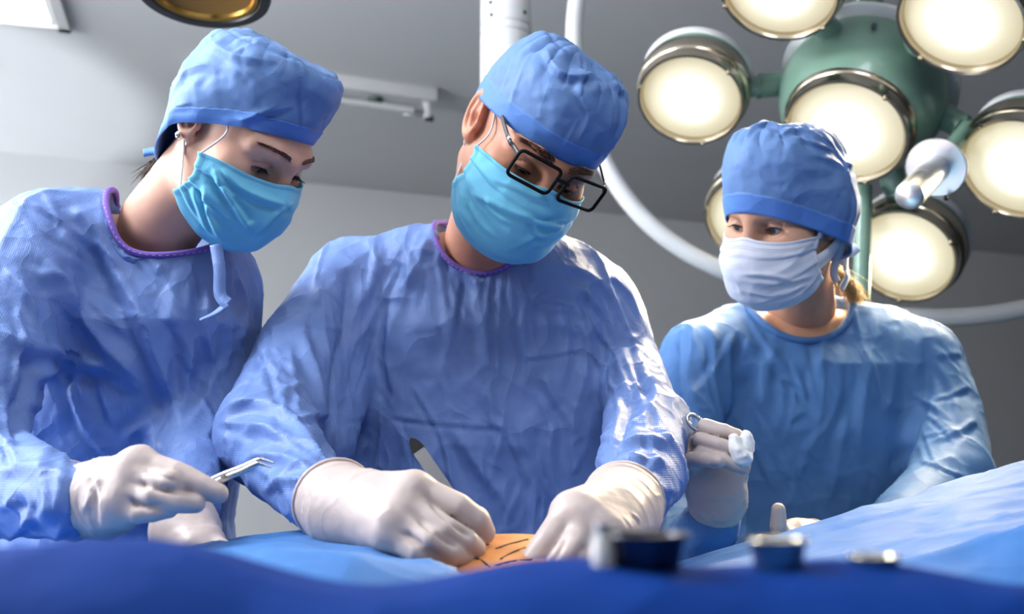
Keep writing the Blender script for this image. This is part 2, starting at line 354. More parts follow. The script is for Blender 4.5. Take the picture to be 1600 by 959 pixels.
# ceiling panel light at the top left
M['panel'] = mat('lit_panel', (1, 1, 1), .5, emit=(.95, .98, 1), estr=5)
pc = WZ(112, 43, CZ); pdx = nrm(WZ(112, 43, CZ) - WZ(10, 33, CZ)); pdy = nrm(WZ(95, 0, CZ) - WZ(112, 43, CZ)); pdy = nrm(pdy - pdx * (pdx @ pdy)); Rp = np.stack([pdx, pdy, np.cross(pdx, pdy)], 1)
PW, PL = .62, .75; pm = pc - pdx * PW / 2 + pdy * PL / 2; pm[2] = CZ - .012
pl = thing('ceiling_panel_light', pm, 'bright square ceiling light panel in a white frame at the upper left', 'ceiling light')
for (u, v, hu, hv) in ((0, PL / 2 - .02, PW / 2, .02), (0, -PL / 2 + .02, PW / 2, .02), (PW / 2 - .02, 0, .02, PL / 2), (-PW / 2 + .02, 0, .02, PL / 2)):
    MB().box(pm + pdx * u + pdy * v, [hu, hv, .012], Rp, .003).build('frame', M['white_p'], pl)
MB().box(pm + np.array([0, 0, .004]), [PW / 2 - .06, PL / 2 - .06, .004], Rp).build('diffuser', M['panel'], pl, smooth=False)
MB().box(pm + np.array([0, 0, .006]), [PW / 2 - .035, PL / 2 - .035, .004], Rp).build('tray', M['white_p'], pl, smooth=False)
# fluorescent batten on the ceiling
fe = WZ(678, 160, CZ - .05); fd = nrm(WZ(510, 137, CZ - .05) - fe); fu = np.array([0, 0, 1.]); fs = np.cross(fu, fd); Rf = np.stack([fd, fs, fu], 1)
fx = thing('fluorescent_batten', fe + fd * .46 + fu * .05, 'unlit white fluorescent tube batten mounted on the ceiling', 'ceiling light')
MB().box(fe + fd * .46 + fu * .02, [.46, .05, .028], Rf, .006).build('housing', M['white_p'], fx)
MB().tube([fe + fd * .09 - fu * .045, fe + fd * .84 - fu * .045], .013, 14).build('tube', M['white_e'], fx)
for s in (.03, .88):
    hd = MB().box(fe + fd * s - fu * .03, [.012, .018, .04], Rf, .004).build('tube_holder', M['white_p'], fx)
    MB().tube([fe + fd * s - fu * .045, fe + fd * (s + (.06 if s < .5 else -.06)) - fu * .045], .014, 12).build('end_cap', M['brushed'], hd)
MB().tube([fe + fd * .24 - fu * .012 - fs * .02, fe + fd * .24 - fu * .025 - fs * .02], [.03, .026], 18).build('starter', mat('dark_green_plastic', srgb(30, 75, 60), .4), fx)
MB().box(fe + fd * .02 - fu * .07 - fs * .0, [.018, .006, .012], Rf, .002).build('clip', M['steel_d'], fx)
MB().tube([fe + fd * .02 - fu * .065, fe + fd * .13 - fu * .067], .004, 8).build('pin', M['brushed'], fx)
# ================================================================== surgical lamp
def vframe(P):
    vd = nrm(CAM - P); vx = nrm(np.array([1, 0, 0]) - vd * vd[0]); return vx, np.cross(vx, -vd), vd
LC = W(1322, 205, 2.1); vx, vu, vd = vframe(LC)
LA = nrm(.970 * vx - .209 * vu + .1225 * vd); LB = .099 * vx + .803 * vu + .588 * vd; LB = nrm(LB - LA * (LA @ LB)); LN = np.cross(LB, LA)
if LN @ vd < 0: LN = -LN
lamp = thing('surgical_lamp', [LC[0], LC[1], CZ], 'big green multi-head surgical lamp glowing warm behind the masked people', 'surgical lamp')
def lens_mat(name, k):
    m = mat(name, (.3, .29, .25), .3); t = NT(m); a = t.n('ShaderNodeAttribute', attribute_name='rad'); r = t.n('ShaderNodeValToRGB')
    e = r.color_ramp.elements; e[0].position = 0; e[0].color = (1, .97, .88, 1); e[1].position = 1; e[1].color = (.52, .44, .25, 1)
    for p, c in ((.5, (1, .93, .74)), (.74, (.74, .67, .44))): q = e.new(p); q.color = (*c, 1)
    t.l(a.outputs['Fac'], r.inputs[0]); t.l(r.outputs[0], t.b.inputs['Emission Color'])
    s = t.n('ShaderNodeMapRange'); s.interpolation_type = 'SMOOTHSTEP'; s.inputs[1].default_value = .25; s.inputs[2].default_value = .72; s.inputs[3].default_value = k; s.inputs[4].default_value = .95
    t.l(a.outputs['Fac'], s.inputs[0]); t.l(s.outputs[0], t.b.inputs['Emission Strength']); return m
M['lens'] = lens_mat('lit_frosted_lens', 2.0)
def lamp_head(c, n, r, big=False, idx=0):
    """c is the middle of the glass, n the way it shines"""
    k = 1.0 if not big else 1.06; hs = []
    hd = thing('x', c, None, None); bpy.data.objects.remove(hd)
    if big: prof = [(r * 1.12, -.035)] + [(r * 1.5 * math.sin(a), -.125 + .165 * math.cos(a)) for a in np.radians(np.linspace(50, 178, 18))] + [(.001, -.29)]
    else: prof = [(r * 1.10, -.03), (r * 1.12, -.05)] + [(r * 1.12 * math.cos(a) ** .75 + .0005, -.06 - .095 * math.sin(a)) for a in np.radians(np.linspace(0, 90, 14))]
    h = MB().lathe(prof, c, n, 56).build('lamp_head', M['green'], lamp)
    bz = [(r * 1.0, -.012), (r * 1.0, .004), (r * 1.04, .010), (r * 1.10, .010), (r * 1.115, .002), (r * 1.12, -.012), (r * 1.16, -.016), (r * 1.175, -.022), (r * 1.175, -.05), (r * 1.15, -.054), (r * 1.1, -.056)]
    MB().lathe(bz, c, n, 72).build('bezel', M['bezel'], h)
    m = 14; prof = [(r * 1.01 * i / m + 1e-5, .012 * (1 - (i / m) ** 2) - .004) for i in range(m + 1)]; v, f = lathe(prof, c, n, 56); me = mesh(v, f)
    at = me.attributes.new('rad', 'FLOAT', 'POINT'); at.data.foreach_set('value', np.repeat(np.arange(m + 1) / m, 56).astype(np.float32)); link('lens', me, M['lens'], h)
    x, y, z = frame_of(n)
    for a in (30 + idx * 25, 150 + idx * 25, 270 + idx * 25):
        p = np.asarray(c) + (x * math.cos(math.radians(a)) + y * math.sin(math.radians(a))) * r * 1.07
        MB().tube([p + z * .006, p + z * .014, p + z * .017], [.005, .005, .003], 10).build('screw', M['bezel'], h)
    if not big: MB().lathe([(r * .9, -.05), (r * 1.16, -.075), (r * 1.17, -.085), (r * .9, -.09)], c, n, 48).build('back_rim', M['white_e'], h)
    else: MB().lathe([(r * 1.4, -.17), (r * 1.64, -.175), (r * 1.64, -.185), (r * 1.4, -.19)], c, n, 48).build('back_rim', M['white_e'], h)
    return h
FOC = LC + LN * 1.25; hub = LC - LN * .125; RAD = .325; HR = .102
lamp_head(LC, LN, .112, True)
light('lamp_bulb', 'SPOT', LC + LN * .03, FOC, 38, (1, .83, .55), spot_size=math.radians(66), spot_blend=.75, shadow_soft_size=.08)
for i, th in enumerate((180, 120, 60, 0, -60, -120)):
    d = LA * math.cos(math.radians(th)) + LB * math.sin(math.radians(th)); c = LC + d * RAD; n = nrm(FOC + LN * .5 - c); lamp_head(c, n, HR, idx=i)
    light('lamp_bulb', 'SPOT', c + n * .03, FOC, 38, (1, .83, .55), spot_size=math.radians(66), spot_blend=.75, shadow_soft_size=.08)
    a = hub + d * .15; b = c - n * .065 - d * .085; m = a + (b - a) * .55
    sp = MB().tube([a, m], .026, 20).build('spoke', M['green'], lamp); MB().tube([m - (m - a) * .02, b], .022, 20).build('sleeve', M['green'], sp)
    MB().tube([m - d * .004, m + d * .004], .0275, 20).build('collar', M['green'], sp)
# upright green stem through the hub, its screw and the handle
top = W(1366, -160, 2.05); st = MB().tube([hub + nrm(top - hub) * .12, hub + nrm(top - hub) * .2], .031, 24).build('stem', M['green'], lamp)
MB().tube([hub + nrm(top - hub) * .2, top], .029, 24).build('sleeve', M['green'], st)
MB().tube([W(1366, 40, 2.02), W(1366, 40, 2.01)], .006, 10).build('screw', M['steel'], st)
MB().tube([W(1350, 290, 2.24), W(1345, 470, 2.24)], .018, 20).build('stem', M['green'], lamp)
hb, ht = W(1463, 262, 1.98), W(1421, 306, 1.86); hn = nrm(ht - hb)
hdl = MB().lathe([(.026, 0), (.026, .05), (.0265, .05), (.0265, .052), (.026, .052), (.026, .10), (.0265, .10), (.0265, .102), (.026, .102), (.0255, np.linalg.norm(ht - hb)), (.018, np.linalg.norm(ht - hb) + .006), (.0005, np.linalg.norm(ht - hb) + .009)], hb, hn, 36).build('handle', M['brushed'], lamp)
MB().lathe([(.0005, .004), (.03, .004), (.054, .003), (.056, .001), (.056, -.003), (.054, -.005), (.0005, -.006)], hb, hn, 44).build('guard_disc', M['brushed'], hdl)
MB().tube([hb - hn * .005, W(1512, 200, 2.04)], .017, 18).build('branch', M['green'], hdl)
MB().tube([W(1478, 305, 1.98), W(1478, 313, 1.98)], .004, 8).build('knob', M['black'], hdl)
# white yoke tube and ceiling column
yk = [W(930, -120, 2.45), W(905, -20, 2.45), W(897, 60, 2.45), W(905, 150, 2.45), W(940, 245, 2.45), W(985, 318, 2.45), W(1045, 375, 2.45), W(1120, 418, 2.46), W(1220, 455, 2.5), W(1340, 485, 2.5), W(1470, 496, 2.5), W(1600, 482, 2.5), W(1720, 440, 2.5), W(1820, 350, 2.5), W(1870, 210, 2.48), W(1850, 60, 2.42), W(1740, -80, 2.3), W(1560, -170, 2.15), np.array([top[0], top[1], W(1366, -200, 2.05)[2]])]
y = MB().tube(spline(yk, 130), .021, 18).build('yoke', M['white_e'], lamp)
cb, ct = W(790, 150, 2.6), W(790, -30, 2.6); cx, cy = cb[0], 2.6
cl = MB().lathe([(.0005, cb[2] - .008), (.055, cb[2] - .006), (.0625, cb[2] + .004), (.0635, cb[2] + .012), (.0635, CZ)], [cx, cy, 0], [0, 0, 1], 48).build('column', M['white_e'], lamp)
for zz in (W(790, 44, 2.6)[2], W(790, 57, 2.6)[2]): MB().lathe([(.0632, zz - .0012), (.0646, zz - .0012), (.0646, zz + .0012), (.0632, zz + .0012)], [cx, cy, 0], [0, 0, 1], 48).build('seam', M['brushed'], cl)
for (sx, sy) in ((764, 2), (766, 22), (831, 15), (818, 63)):
    p = W(sx, sy, cy - .058); p = np.array([cx, cy, p[2]]) + nrm([p[0] - cx, p[1] - cy, 0]) * .0625; q = nrm([p[0] - cx, p[1] - cy, 0])
    MB().tube([p, p + q * .0025], .0052, 14).build('screw', M['steel_d'], cl)
MB().tube([np.array([cx, cy, CZ - .12]), np.array([yk[0][0], yk[0][1], CZ - .12]), yk[0]], .02, 16).build('link_arm', M['white_e'], lamp)
MB().tube([top, np.array([top[0], top[1], CZ])], .03, 20).build('ceiling_rod', M['white_e'], lamp)
# second lamp, only the underside of its rim shows at the top
L2 = W(318, -14, 1.75); n2 = nrm([-.0, -.12, -1]); R2 = .113
l2 = thing('lamp', [L2[0], L2[1], CZ], 'dark-rimmed lamp with amber glass cut by the upper picture edge', 'lamp')
MB().lathe([(R2 * .8, 0), (R2 * .84, .008), (R2 * .98, .008), (R2, .0), (R2, -.02), (R2 * .9, -.05), (R2 * .4, -.09), (.001, -.1)], L2, n2, 64).build('housing', M['dark'], l2)
MB().lathe([(.0005, -.012), (R2 * .5, -.010), (R2 * .74, -.002)], L2, n2, 48).build('glass', mat('amber_glass', srgb(150, 112, 52), .2, coat=.5), l2)
MB().lathe([(R2 * .72, -.004), (R2 * .745, .004), (R2 * .80, .006), (R2 * .83, 0)], L2, n2, 64).build('gold_rim', mat('gold_rim', (.75, .45, .12), .25, 1), l2)
MB().tube([L2 - n2 * .08, np.array([L2[0], L2[1], CZ])], .02, 16).build('rod', M['dark'], l2)
# ================================================================== heads, caps, masks
class Head:
    def __init__(s, px, py, Y, pitch, yaw, roll, size=1.0):
        s.o = W(px, py, Y); vx, vu, vd = vframe(s.o); p, y, r = map(math.radians, (pitch, yaw, roll)); s.k = size
        X = vx * math.cos(r) - vu * math.sin(r); Uu = vu * math.cos(r) + vx * math.sin(r); D = vd
        fwd = D * math.cos(y) + X * math.sin(y); s.S = X * math.cos(y) - D * math.sin(y)
        s.F = fwd * math.cos(p) - Uu * math.sin(p); s.U = Uu * math.cos(p) + fwd * math.sin(p); s.R = np.stack([s.S, s.F, s.U], 1)
    def w(s, v): return s.o + (np.asarray(v, float) * s.k) @ s.R.T
    def loc(s, P): return ((P - s.o) @ s.R) / s.k
def head_sdf(neck_l, nr, ears=(1, 1), lid=.006, male=False):
    """in head coordinates: x to the viewer's right when facing us, y out of the face, z up; lid = how far the eyes are open (m)"""
    J = .004 if male else 0
    base = [ell((0, -.014, .040), (.076, .097, .079)), ell((0, .028, -.02), (.064, .066, .082)), chain([(-.056, .0, -.045), (-.05, .035, -.075), (0, .075 + J, -.098), (.05, .035, -.075), (.056, 0, -.045)], [.02, .021, .021 + J, .021, .02]),
            ell((-.044, .056, -.018), (.027, .026, .024)), ell((.044, .056, -.018), (.027, .026, .024))]
    brow = chain([(-.05, .066, .030), (-.03, .083, .031), (0, .087, .027), (.03, .083, .031), (.05, .066, .030)], [.010, .0115, .012, .0115, .010])
    nose = chain([(0, .088, .022), (0, .098, .004), (0, .106, -.03)], [.0095, .0085, .012]); nb = ell((0, .1, -.036), (.018, .013, .011))
    def f(p):
        d = base[0](p)
        for g in base[1:]: d = smin(d, g(p), .03)
        d = smin(d, brow(p), .016)
        for s in (-1, 1): d = smax(d, -ell((s * .032, .1, .006), (.021, .021, .0125))(p), .013)
        d = smin(d, nose(p), .013); d = smin(d, nb(p), .01)
        for s in (-1, 1):
            c = np.array([s * .0325, .0725, .0075], np.float32); q = p - c
            lids = np.sqrt((q * q).sum(1)) - .0142; d = smin(d, lids, .006)
            # almond opening between the lids, low on the ball because the eyes look down
            yy = q[:, 2] + .0045 + .10 * q[:, 0] * s * -1; hw = lid * np.clip(1 - (q[:, 0] / .0145) ** 2, 0, 1) - .0004
            op = np.maximum(np.abs(yy) - hw, .006 - q[:, 1]); d = smax(d, -op, .0012)
            if True:
                cre = chain([(s * .019, .083, .012), (s * .032, .0885, .0172), (s * .046, .077, .0105)], .0011); d = smax(d, -cre(p), .003)
        d = smin(d, chain([(0, -.018, -.03), tuple(neck_l)], [nr * 1.0, nr * 1.12])(p), .028)
        for s, on in zip((-1, 1), ears):
            if not on: continue
            tilt = .18
            o = np.array([s * .077, -.012, .002], np.float32); q = p - o; q = np.stack([q[:, 0] * s, q[:, 1], q[:, 2]], 1) / .88
            an = math.radians(13); ex = q[:, 0] * math.cos(an) + q[:, 1] * math.sin(an); ey = -q[:, 0] * math.sin(an) + q[:, 1] * math.cos(an)   # flare out backwards
            e = np.stack([ex, ey + .2 * q[:, 2] * 1.0, q[:, 2]], 1)
            shell = ell((.0, -.004, .004), (.006, .018, .032))(e); rim = np.abs(np.sqrt(((e[:, 1] + .004) / .0165) ** 2 + ((e[:, 2] - .005) / .0295) ** 2) - 1) * .0165
            rimd = np.sqrt(rim ** 2 + (e[:, 0] - .006) ** 2) - .0042; rimd = np.where(e[:, 1] > .012, rimd + (e[:, 1] - .012), rimd)
            anti = chain([(.004, -.008, .022), (.006, -.010, .004), (.004, -.004, -.012)], [.003, .0036, .003])(e); con = ell((.009, .003, -.001), (.008, .0075, .0105))(e)
            lobe = ell((.002, .004, -.026), (.0055, .009, .0095))(e); trag = ell((.004, .013, -.004), (.005, .004, .007))(e)
            ear = smin(shell, rimd, .004); ear = smin(ear, anti, .004); ear = smax(ear, -con, .004); ear = smin(ear, lobe, .006); ear = smin(ear, trag, .003); d = smin(d, ear * .88, .004)
        return d
    return f
def make_head_mesh(H, neck_w, nr, res=.0022, **kw):
    nl = H.loc(neck_w); f = head_sdf(nl, nr, **kw)
    lo = np.minimum([-.105, -.125, -.125], nl - .05); hi = np.maximum([.105, .14, .14], nl + .05)
    V, F = sdf_mesh(f, lo, hi, res); return V, F, f
def eyes(H, P, iris, look=(0, 0), brow=None, lash=.006, lid=.006, brow_h=.030, brow_t=.0042, only=(-1, 1)):
    for s in only:
        c = np.array([s * .0325, .0725, .0075]); d = nrm([look[0], 1, look[1]])
        prof = [(.0128 * math.sin(a) + 1e-5, .0128 * math.cos(a)) for a in np.radians(np.linspace(0, 180, 24))]
        v, f = lathe(prof, c, d, 24); e = link('eye', mesh([H.w(x) for x in v], f), M['eye'], P)
        v, f = lathe([(1e-5, .0131), (.003, .0130), (.0058, .01185), (.006, .0115)], c, d, 24); link('iris', mesh([H.w(x) for x in v], f), iris, e)
        v, f = lathe([(1e-5, .01325), (.0024, .0131), (.0027, .0128)], c, d, 20); link('pupil', mesh([H.w(x) for x in v], f), M['pupil'], e)
        # lashes along the upper lid
        mb = MB(); n = 26
        for k in range(n):
            t = k / (n - 1) * 2 - 1; x = t * .0135; hw = lid * (1 - (x / .0145) ** 2); z = -.0045 + .1 * x * s + hw; yy = math.sqrt(max(.0146 ** 2 - x * x - z * z, 1e-6))
            a = c + np.array([x, yy, z]); out = nrm([t * .5 + .15 * s, .9, -.25]); L = lash * (.7 + .5 * (t * s > 0) * abs(t))
            mb.tube([H.w(a), H.w(a + out * L * .5 + np.array([0, 0, -.0006])), H.w(a + out * L + np.array([0, 0, .001]))], [.00045, .00035, .0001], 4)
            z2 = -.0045 + .1 * x * s - hw
            if k % 2 == 0 and hw > .001:
                yy = math.sqrt(max(.0146 ** 2 - x * x - z2 * z2, 1e-6)); a = c + np.array([x, yy, z2]); mb.tube([H.w(a), H.w(a + np.array([t * .002, .0022, -.002]))], [.0003, .0001], 3)
        lid_line = []
        for k in range(15):
            x = (k / 14 * 2 - 1) * .0142; hw = lid * (1 - (x / .0145) ** 2); z = -.0045 + .1 * x * s + hw; yy = math.sqrt(max(.0143 ** 2 - x * x - z * z, 1e-6)); lid_line.append(H.w(c + np.array([x, yy, z])))
        mb.tube(lid_line, .0006, 6); mb.build('eyelashes', M['lash'], P)
        if brow:
            mb = MB(); r = random.Random(5 + s); dr_ = []
            T = np.array([r.random() for _ in range(190)]); xx = s * (.010 + .042 * T); zz = brow_h + .007 * np.sin(T * 2.2) - .004 * T + np.array([r.random() - .5 for _ in T]) * brow_t * 2 * (1 - .6 * T); lo_ = np.full(190, .03); hi_ = np.full(190, .12)
            for _ in range(14):
                m_ = (lo_ + hi_) / 2; ins = brow[0](np.stack([xx, m_, zz], 1).astype(np.float32)) < 0; lo_ = np.where(ins, m_, lo_); hi_ = np.where(ins, hi_, m_)
            for t, x, y_, z in zip(T, xx, lo_, zz):
                a = np.array([x, y_ - .0003, z]); dr = nrm([s * 1, .12 - .5 * t, .5 - .7 * t]); l = .005 + .004 * r.random()
                mb.tube([H.w(a), H.w(a + dr * l * .5 + [0, .0009, 0]), H.w(a + dr * l + [0, .0006 - .3 * l * t, 0])], [.00032, .0003, .0001], 3)
            mb.build('eyebrow', brow[1], P)
def grid_faces(nu, nv, wrap=False):
    f = []
    for i in range(nv - 1):
        for j in range(nu if wrap else nu - 1):
            a = i * nu + j; b = i * nu + (j + 1) % nu; f.append((a, b, b + nu, a + nu))
    return np.array(f)
def make_cap(H, P, zf, zb, zt, rx=.083, ry=.106, y0=-.012, n=3.0, bulge=.06, seed=1, strokes=(), gather=.003, side=0, lean=(0, 0), band=.028, top_noise=.006, mats=None, ear=0, tl=0, nape=.42, fl=0):
    nu, nv = 320, 140; th = np.linspace(0, 2 * np.pi, nu, endpoint=False); a = np.linspace(0, 1, nv) ** .9 * np.pi / 2
    TH, A = np.meshgrid(th, a); r = np.maximum(np.cos(A), 0) ** (2 / n); z = np.sin(A) ** (2 / n)
    # even arc-length sampling of the profile
    for it in range(1):
        pr = np.stack([r[:, 0] * .09, z[:, 0] * .12], 1); L = np.concatenate([[0], np.cumsum(np.linalg.norm(np.diff(pr, axis=0), axis=1))]); aa = np.interp(np.linspace(0, L[-1], nv), L, a); A = np.repeat(aa[:, None], nu, 1); r = np.maximum(np.cos(A), 0) ** (2 / n); z = np.sin(A) ** (2 / n)
    zh = zf * (1 + np.cos(TH)) / 2 + zb * (1 - np.cos(TH)) / 2 + side * np.sin(TH) ** 2
    B = 1 + bulge * np.sin(np.pi * np.clip(z, 0, 1)) + fl * np.clip(z, 0, 1)
    x = rx * r * B * np.sin(TH) + lean[0] * z; y = y0 + ry * r * B * np.cos(TH) + lean[1] * z; Z = zh + (zt + tl * (y - y0) - zh) * z
    y = np.where(y < y0, y0 + (y - y0) * (1 - nape * np.clip(-Z / .11, 0, 1) ** .8), y); x = x * (1 - .5 * nape * np.clip(-Z / .11, 0, 1) ** .8 * np.clip(-np.cos(TH), 0, 1))
    Vl = np.stack([x, y, Z], -1).reshape(-1, 3); F = grid_faces(nu, nv, True)
    F = np.concatenate([F, np.array([[(nv - 1) * nu + (i + k) % nu for k in (0, 1, 2, 2)] for i in range(0)], int).reshape(-1, 4)])
    N = vnormals(Vl, F); zz = z.ravel(); tt = TH.ravel()
    if (N * (Vl - np.array([0, y0, .07]))).sum() < 0: N = -N
    w = np.exp(-((zz - .9) / .16) ** 2)
    nz = fbm(Vl * 28, seed, 3) * .0028 * np.clip((zz - .12) * 4, 0, 1) + np.abs(noise(Vl * np.array([60, 60, 20]), seed + 5)) * -.003 * w
    g = (np.abs(np.sin(tt * 9 + 3 * noise(Vl * 12, seed + 9))) ** .6 - .5) * gather * w * np.clip(r.ravel() * 1.6 - .25, 0, 1) - .0022 * np.exp(-((zz - .955) / .012) ** 2) + fbm(Vl * 22, seed + 3, 2) * top_noise * np.clip((zz - .82) * 6, 0, 1)
    hem = np.where(Z.ravel() - zh.ravel() < band, .0013, 0.0)
    earb = .012 * (np.exp(-((tt - np.pi * .54) / .35) ** 2) + np.exp(-((tt - np.pi * 1.46) / .35) ** 2)) * np.exp(-((Vl[:, 2] - .018) / .042) ** 2) * ear
    Vl = Vl + N * (nz + g + hem + earb)[:, None]
    Vw = H.w(Vl); Vw = folds(Vw, F[:, ::-1] if (vnormals(Vw, F) * (Vw - H.w([0, y0, .07]))).sum() < 0 else F, strokes)
    fb = (Z - zh).ravel()[F].mean(1) < band
    me = mesh(Vw, F, 'cap'); o = link('surgical_cap', me, mats or [M['cap_b'], M['cap_band']], P, label='blue surgical cap with a turned hem')
    me.polygons.foreach_set('material_index', fb.astype(np.int32))
    md = o.modifiers.new('th', 'SOLIDIFY'); md.thickness = .0016; md.offset = -1
    return o, (lambda t, zq: H.w([rx * math.sin(t), y0 + ry * math.cos(t), zq]))
def make_mask(H, P, m, prof=None, xs=.076, ye=.034, zs=(-.008, -.078), pleat=.0035, seed=3, strokes=(), sq=1.6, flare=0.0, top_dip=.004, loops=True, ends=None, side_pleats=3, wid=(1, 1), ext=0):
    prof = prof or [(.112, .004), (.124, -.016), (.132, -.04), (.130, -.072), (.118, -.1), (.096, -.119)]
    nu, nv = 110, 70; u = np.linspace(-1, 1, nu); v = np.linspace(0, 1, nv); U_, V_ = np.meshgrid(u, v); s = np.abs(U_)
    pp = spline([(a, b, 0) for a, b in prof], nv); yc = pp[:, 0][:, None]; zc = pp[:, 1][:, None]
    wu = np.where(U_ < 0, wid[0], wid[1])
    x = xs * np.sin(np.pi / 2 * s) ** .95 * np.sign(U_) * wu; b = s ** sq; ev = zs[0] + (zs[1] - zs[0]) * V_
    y = yc * (1 - b) + (ye + .012 * np.sin(np.pi * V_)) * b; c = s ** 2.3; z = zc * (1 - c) + ev * c - top_dip * np.exp(-((s - .45) / .3) ** 2) * (1 - V_) + .004 * np.exp(-(s / .12) ** 2) * (1 - V_) ** 2
    Vl = np.stack([x, y, z], -1).reshape(-1, 3); F = grid_faces(nu, nv); N = vnormals(Vl, F)
    if N[nu * nv // 2 + nu // 2][1] < 0: N = -N; F = F[:, ::-1]
    vv = V_.ravel(); ss = s.ravel(); uu = U_.ravel()
    saw = (vv * (side_pleats + .5)) % 1.0; pl = np.where(saw < .86, saw / .86, (1 - saw) / .14) - .5
    d = pleat * pl * np.clip(1 - .55 * np.exp(-((ss) / .4) ** 2), 0, 1) * np.clip(vv * 8, 0, 1) * np.clip((1 - vv) * 8, 0, 1)
    d += .0035 * np.abs(noise(np.stack([uu * 2.2, vv * 7 + uu * 1.2, uu * 0 + seed], 1), seed)) * -np.clip(ss * 1.6, .3, 1) * np.clip(vv * 5, 0, 1) + fbm(Vl * 45, seed + 2, 2) * .0012 + flare * ss ** 3
    d += np.where(ss > .955, .0014, 0) + np.where(vv < .045, .0008, 0)
    Vl = Vl + N * d[:, None]; F = F[:, ::-1]; Vw = folds(H.w(Vl), F, strokes)
    me = mesh(Vw, F, 'mask'); o = link('face_mask', me, m, P); md = o.modifiers.new('th', 'SOLIDIFY'); md.thickness = .0018; md.offset = 0
    G = Vw.reshape(nv, nu, 3)
    return o, G
# ================================================================== gowns, gloves, people
def rand_strokes(zones, seed):
    R = random.Random(seed); out = []
    for (x0, y0, x1, y1, n, ang, spread, l0, l1, w, a) in zones:
        for _ in range(n):
            x, y = R.uniform(x0, x1), R.uniform(y0, y1); t = math.radians(ang + R.gauss(0, spread)); L = R.uniform(l0, l1) / 2; dx, dy = math.cos(t) * L, math.sin(t) * L; b = R.gauss(0, .12) * L; s = R.uniform(.6, 1.3)
            out.append(([(x - dx, y - dy), (x - dy * b / max(L, 1), y + dx * b / max(L, 1)), (x + dx, y + dy)], w * R.uniform(.7, 1.3), a * s * R.choice((1, 1, -.7)), .7))
    return out
def make_gown(P, f, neck, rn, lo, hi, res, strokes, m, trim_m, seed=1, wr=1.0, trim_r=.0042, label='loose blue surgical gown', gather=False, zst=.3, auto=()):
    a, b = map(np.asarray, neck); ax = nrm(b - a); hole = chain([a - ax * .02, b + ax * .1], [rn, rn * 1.02]); g = sub(.004, f, hole)
    V, F = sdf_mesh(g, lo, hi, res, 1)
    def extra(V, N):
        q = V + .03 * np.stack([noise(V * 6, seed + 1), noise(V * 6, seed + 2), noise(V * 6, seed + 3)], 1)
        big = fbm(q * np.array([9, 9, 9 * zst]), seed, 2) * .0035
        r1 = np.clip(ridged(q * np.array([13, 13, 13 * zst]), seed + 7), 0, 1) ** 6 * .0042; r2 = np.clip(ridged(q[:, [1, 2, 0]] * np.array([26, 20, 26]), seed + 8), 0, 1) ** 6 * .0014
        r3 = np.clip(ridged(q @ np.array([[.8, .3, .5], [-.3, .9, .1], [-.5, -.2, .8]]) * np.array([40, 40, 22]), seed + 9), 0, 1) ** 6 * .0008
        return wr * (big + r1 + r2 + r3 - .003)
    V = folds(V, F, list(strokes) + rand_strokes(auto, seed), 1.0, extra)
    o = link('surgical_gown', mesh(V, F, 'gown'), m, P, label=label)
    # neck binding where the neck opening meets the cloth
    x, y, _ = frame_of(ax); L = []; N = vnormals(V, F)
    for k in range(72):
        t = 2 * math.pi * k / 72; d = x * math.cos(t) + y * math.sin(t); s = np.linspace(.2, -.12, 220); p = (a + d * (rn + .003) + s[:, None] * ax).astype(np.float32)
        v = f(p); ok = (v < 0).any() and v[0] > 0; i = np.argmax(v < 0); L.append(np.append(p[i] + ax * (.0012 * math.sin(k * 2.4) * gather), 1 if ok else 0))
    L = np.array(L); good = np.where(L[:, 3] > 0)[0]; sv = (L[:, :3] - a) @ ax; sv = np.interp(np.arange(72), good, sv[good], period=72); L = L[:, :3] + (sv - (L[:, :3] - a) @ ax)[:, None] * ax
    med = np.median(sv); L = L + (np.clip(sv, med - .05, med + .05) - sv)[:, None] * ax
    for _ in range(4): L = (np.roll(L, 1, 0) + 2 * L + np.roll(L, -1, 0)) / 4
    L = np.concatenate([L, L[:2]]); v, fc = tube(L, trim_r * (1 + .0 * np.arange(len(L))), 10, False); link('neck_binding', mesh(v, fc), trim_m, o)
    if not gather:      # stitches
        mb = MB(); out = [nrm(p - a - ax * ((p - a) @ ax)) for p in L]
        for k in range(0, 72, 1):
            p0, p1 = L[k], L[k + 1]; u = nrm(out[k] * .9 + ax * .5) * trim_r * 1.02; mb.tube([p0 + u + (p1 - p0) * .2, p0 + u + (p1 - p0) * .7], .0005, 4)
        mb.build('stitching', mat('stitch_thread', srgb(200, 170, 225), .6), o)
    return o
def make_body(P, H, head, f, m, neck, rn, inset=.016, lo=None, hi=None):
    V, F, hf = head; Vw = H.w(V)
    core = lambda p: f(p) + inset; V2, F2 = sdf_mesh(core, lo, hi, .016, 0)
    return link('body', mesh(np.concatenate([Vw, V2]), np.concatenate([F[:, ::-1], F2 + len(Vw)]), 'body'), m, P)
def legs(P, x, Y, z0=.82):
    f = U(.05, chain([(x - .09, Y, z0), (x - .1, Y - .01, .48), (x - .1, Y + .02, .09)], [.095, .07, .055]), chain([(x + .09, Y, z0), (x + .1, Y - .01, .48), (x + .1, Y + .02, .09)], [.095, .07, .055]))
    V, F = sdf_mesh(f, (x - .28, Y - .16, .02), (x + .28, Y + .17, z0 + .12), .016, 1); link('trousers', mesh(V, F), M['gown_r'], P)
    for s in (-.1, .1):
        g = lambda p, s=s: smax(U(.02, ell((x + s, Y + .02, .06), (.05, .06, .07)), ell((x + s, Y - .08, .035), (.05, .11, .05)))(p), -p[:, 2], .004)
        V, F = sdf_mesh(g, (x + s - .09, Y - .24, -.02), (x + s + .09, Y + .12, .16), .010, 1); link('clog', mesh(V, F), M['white_p'], P)
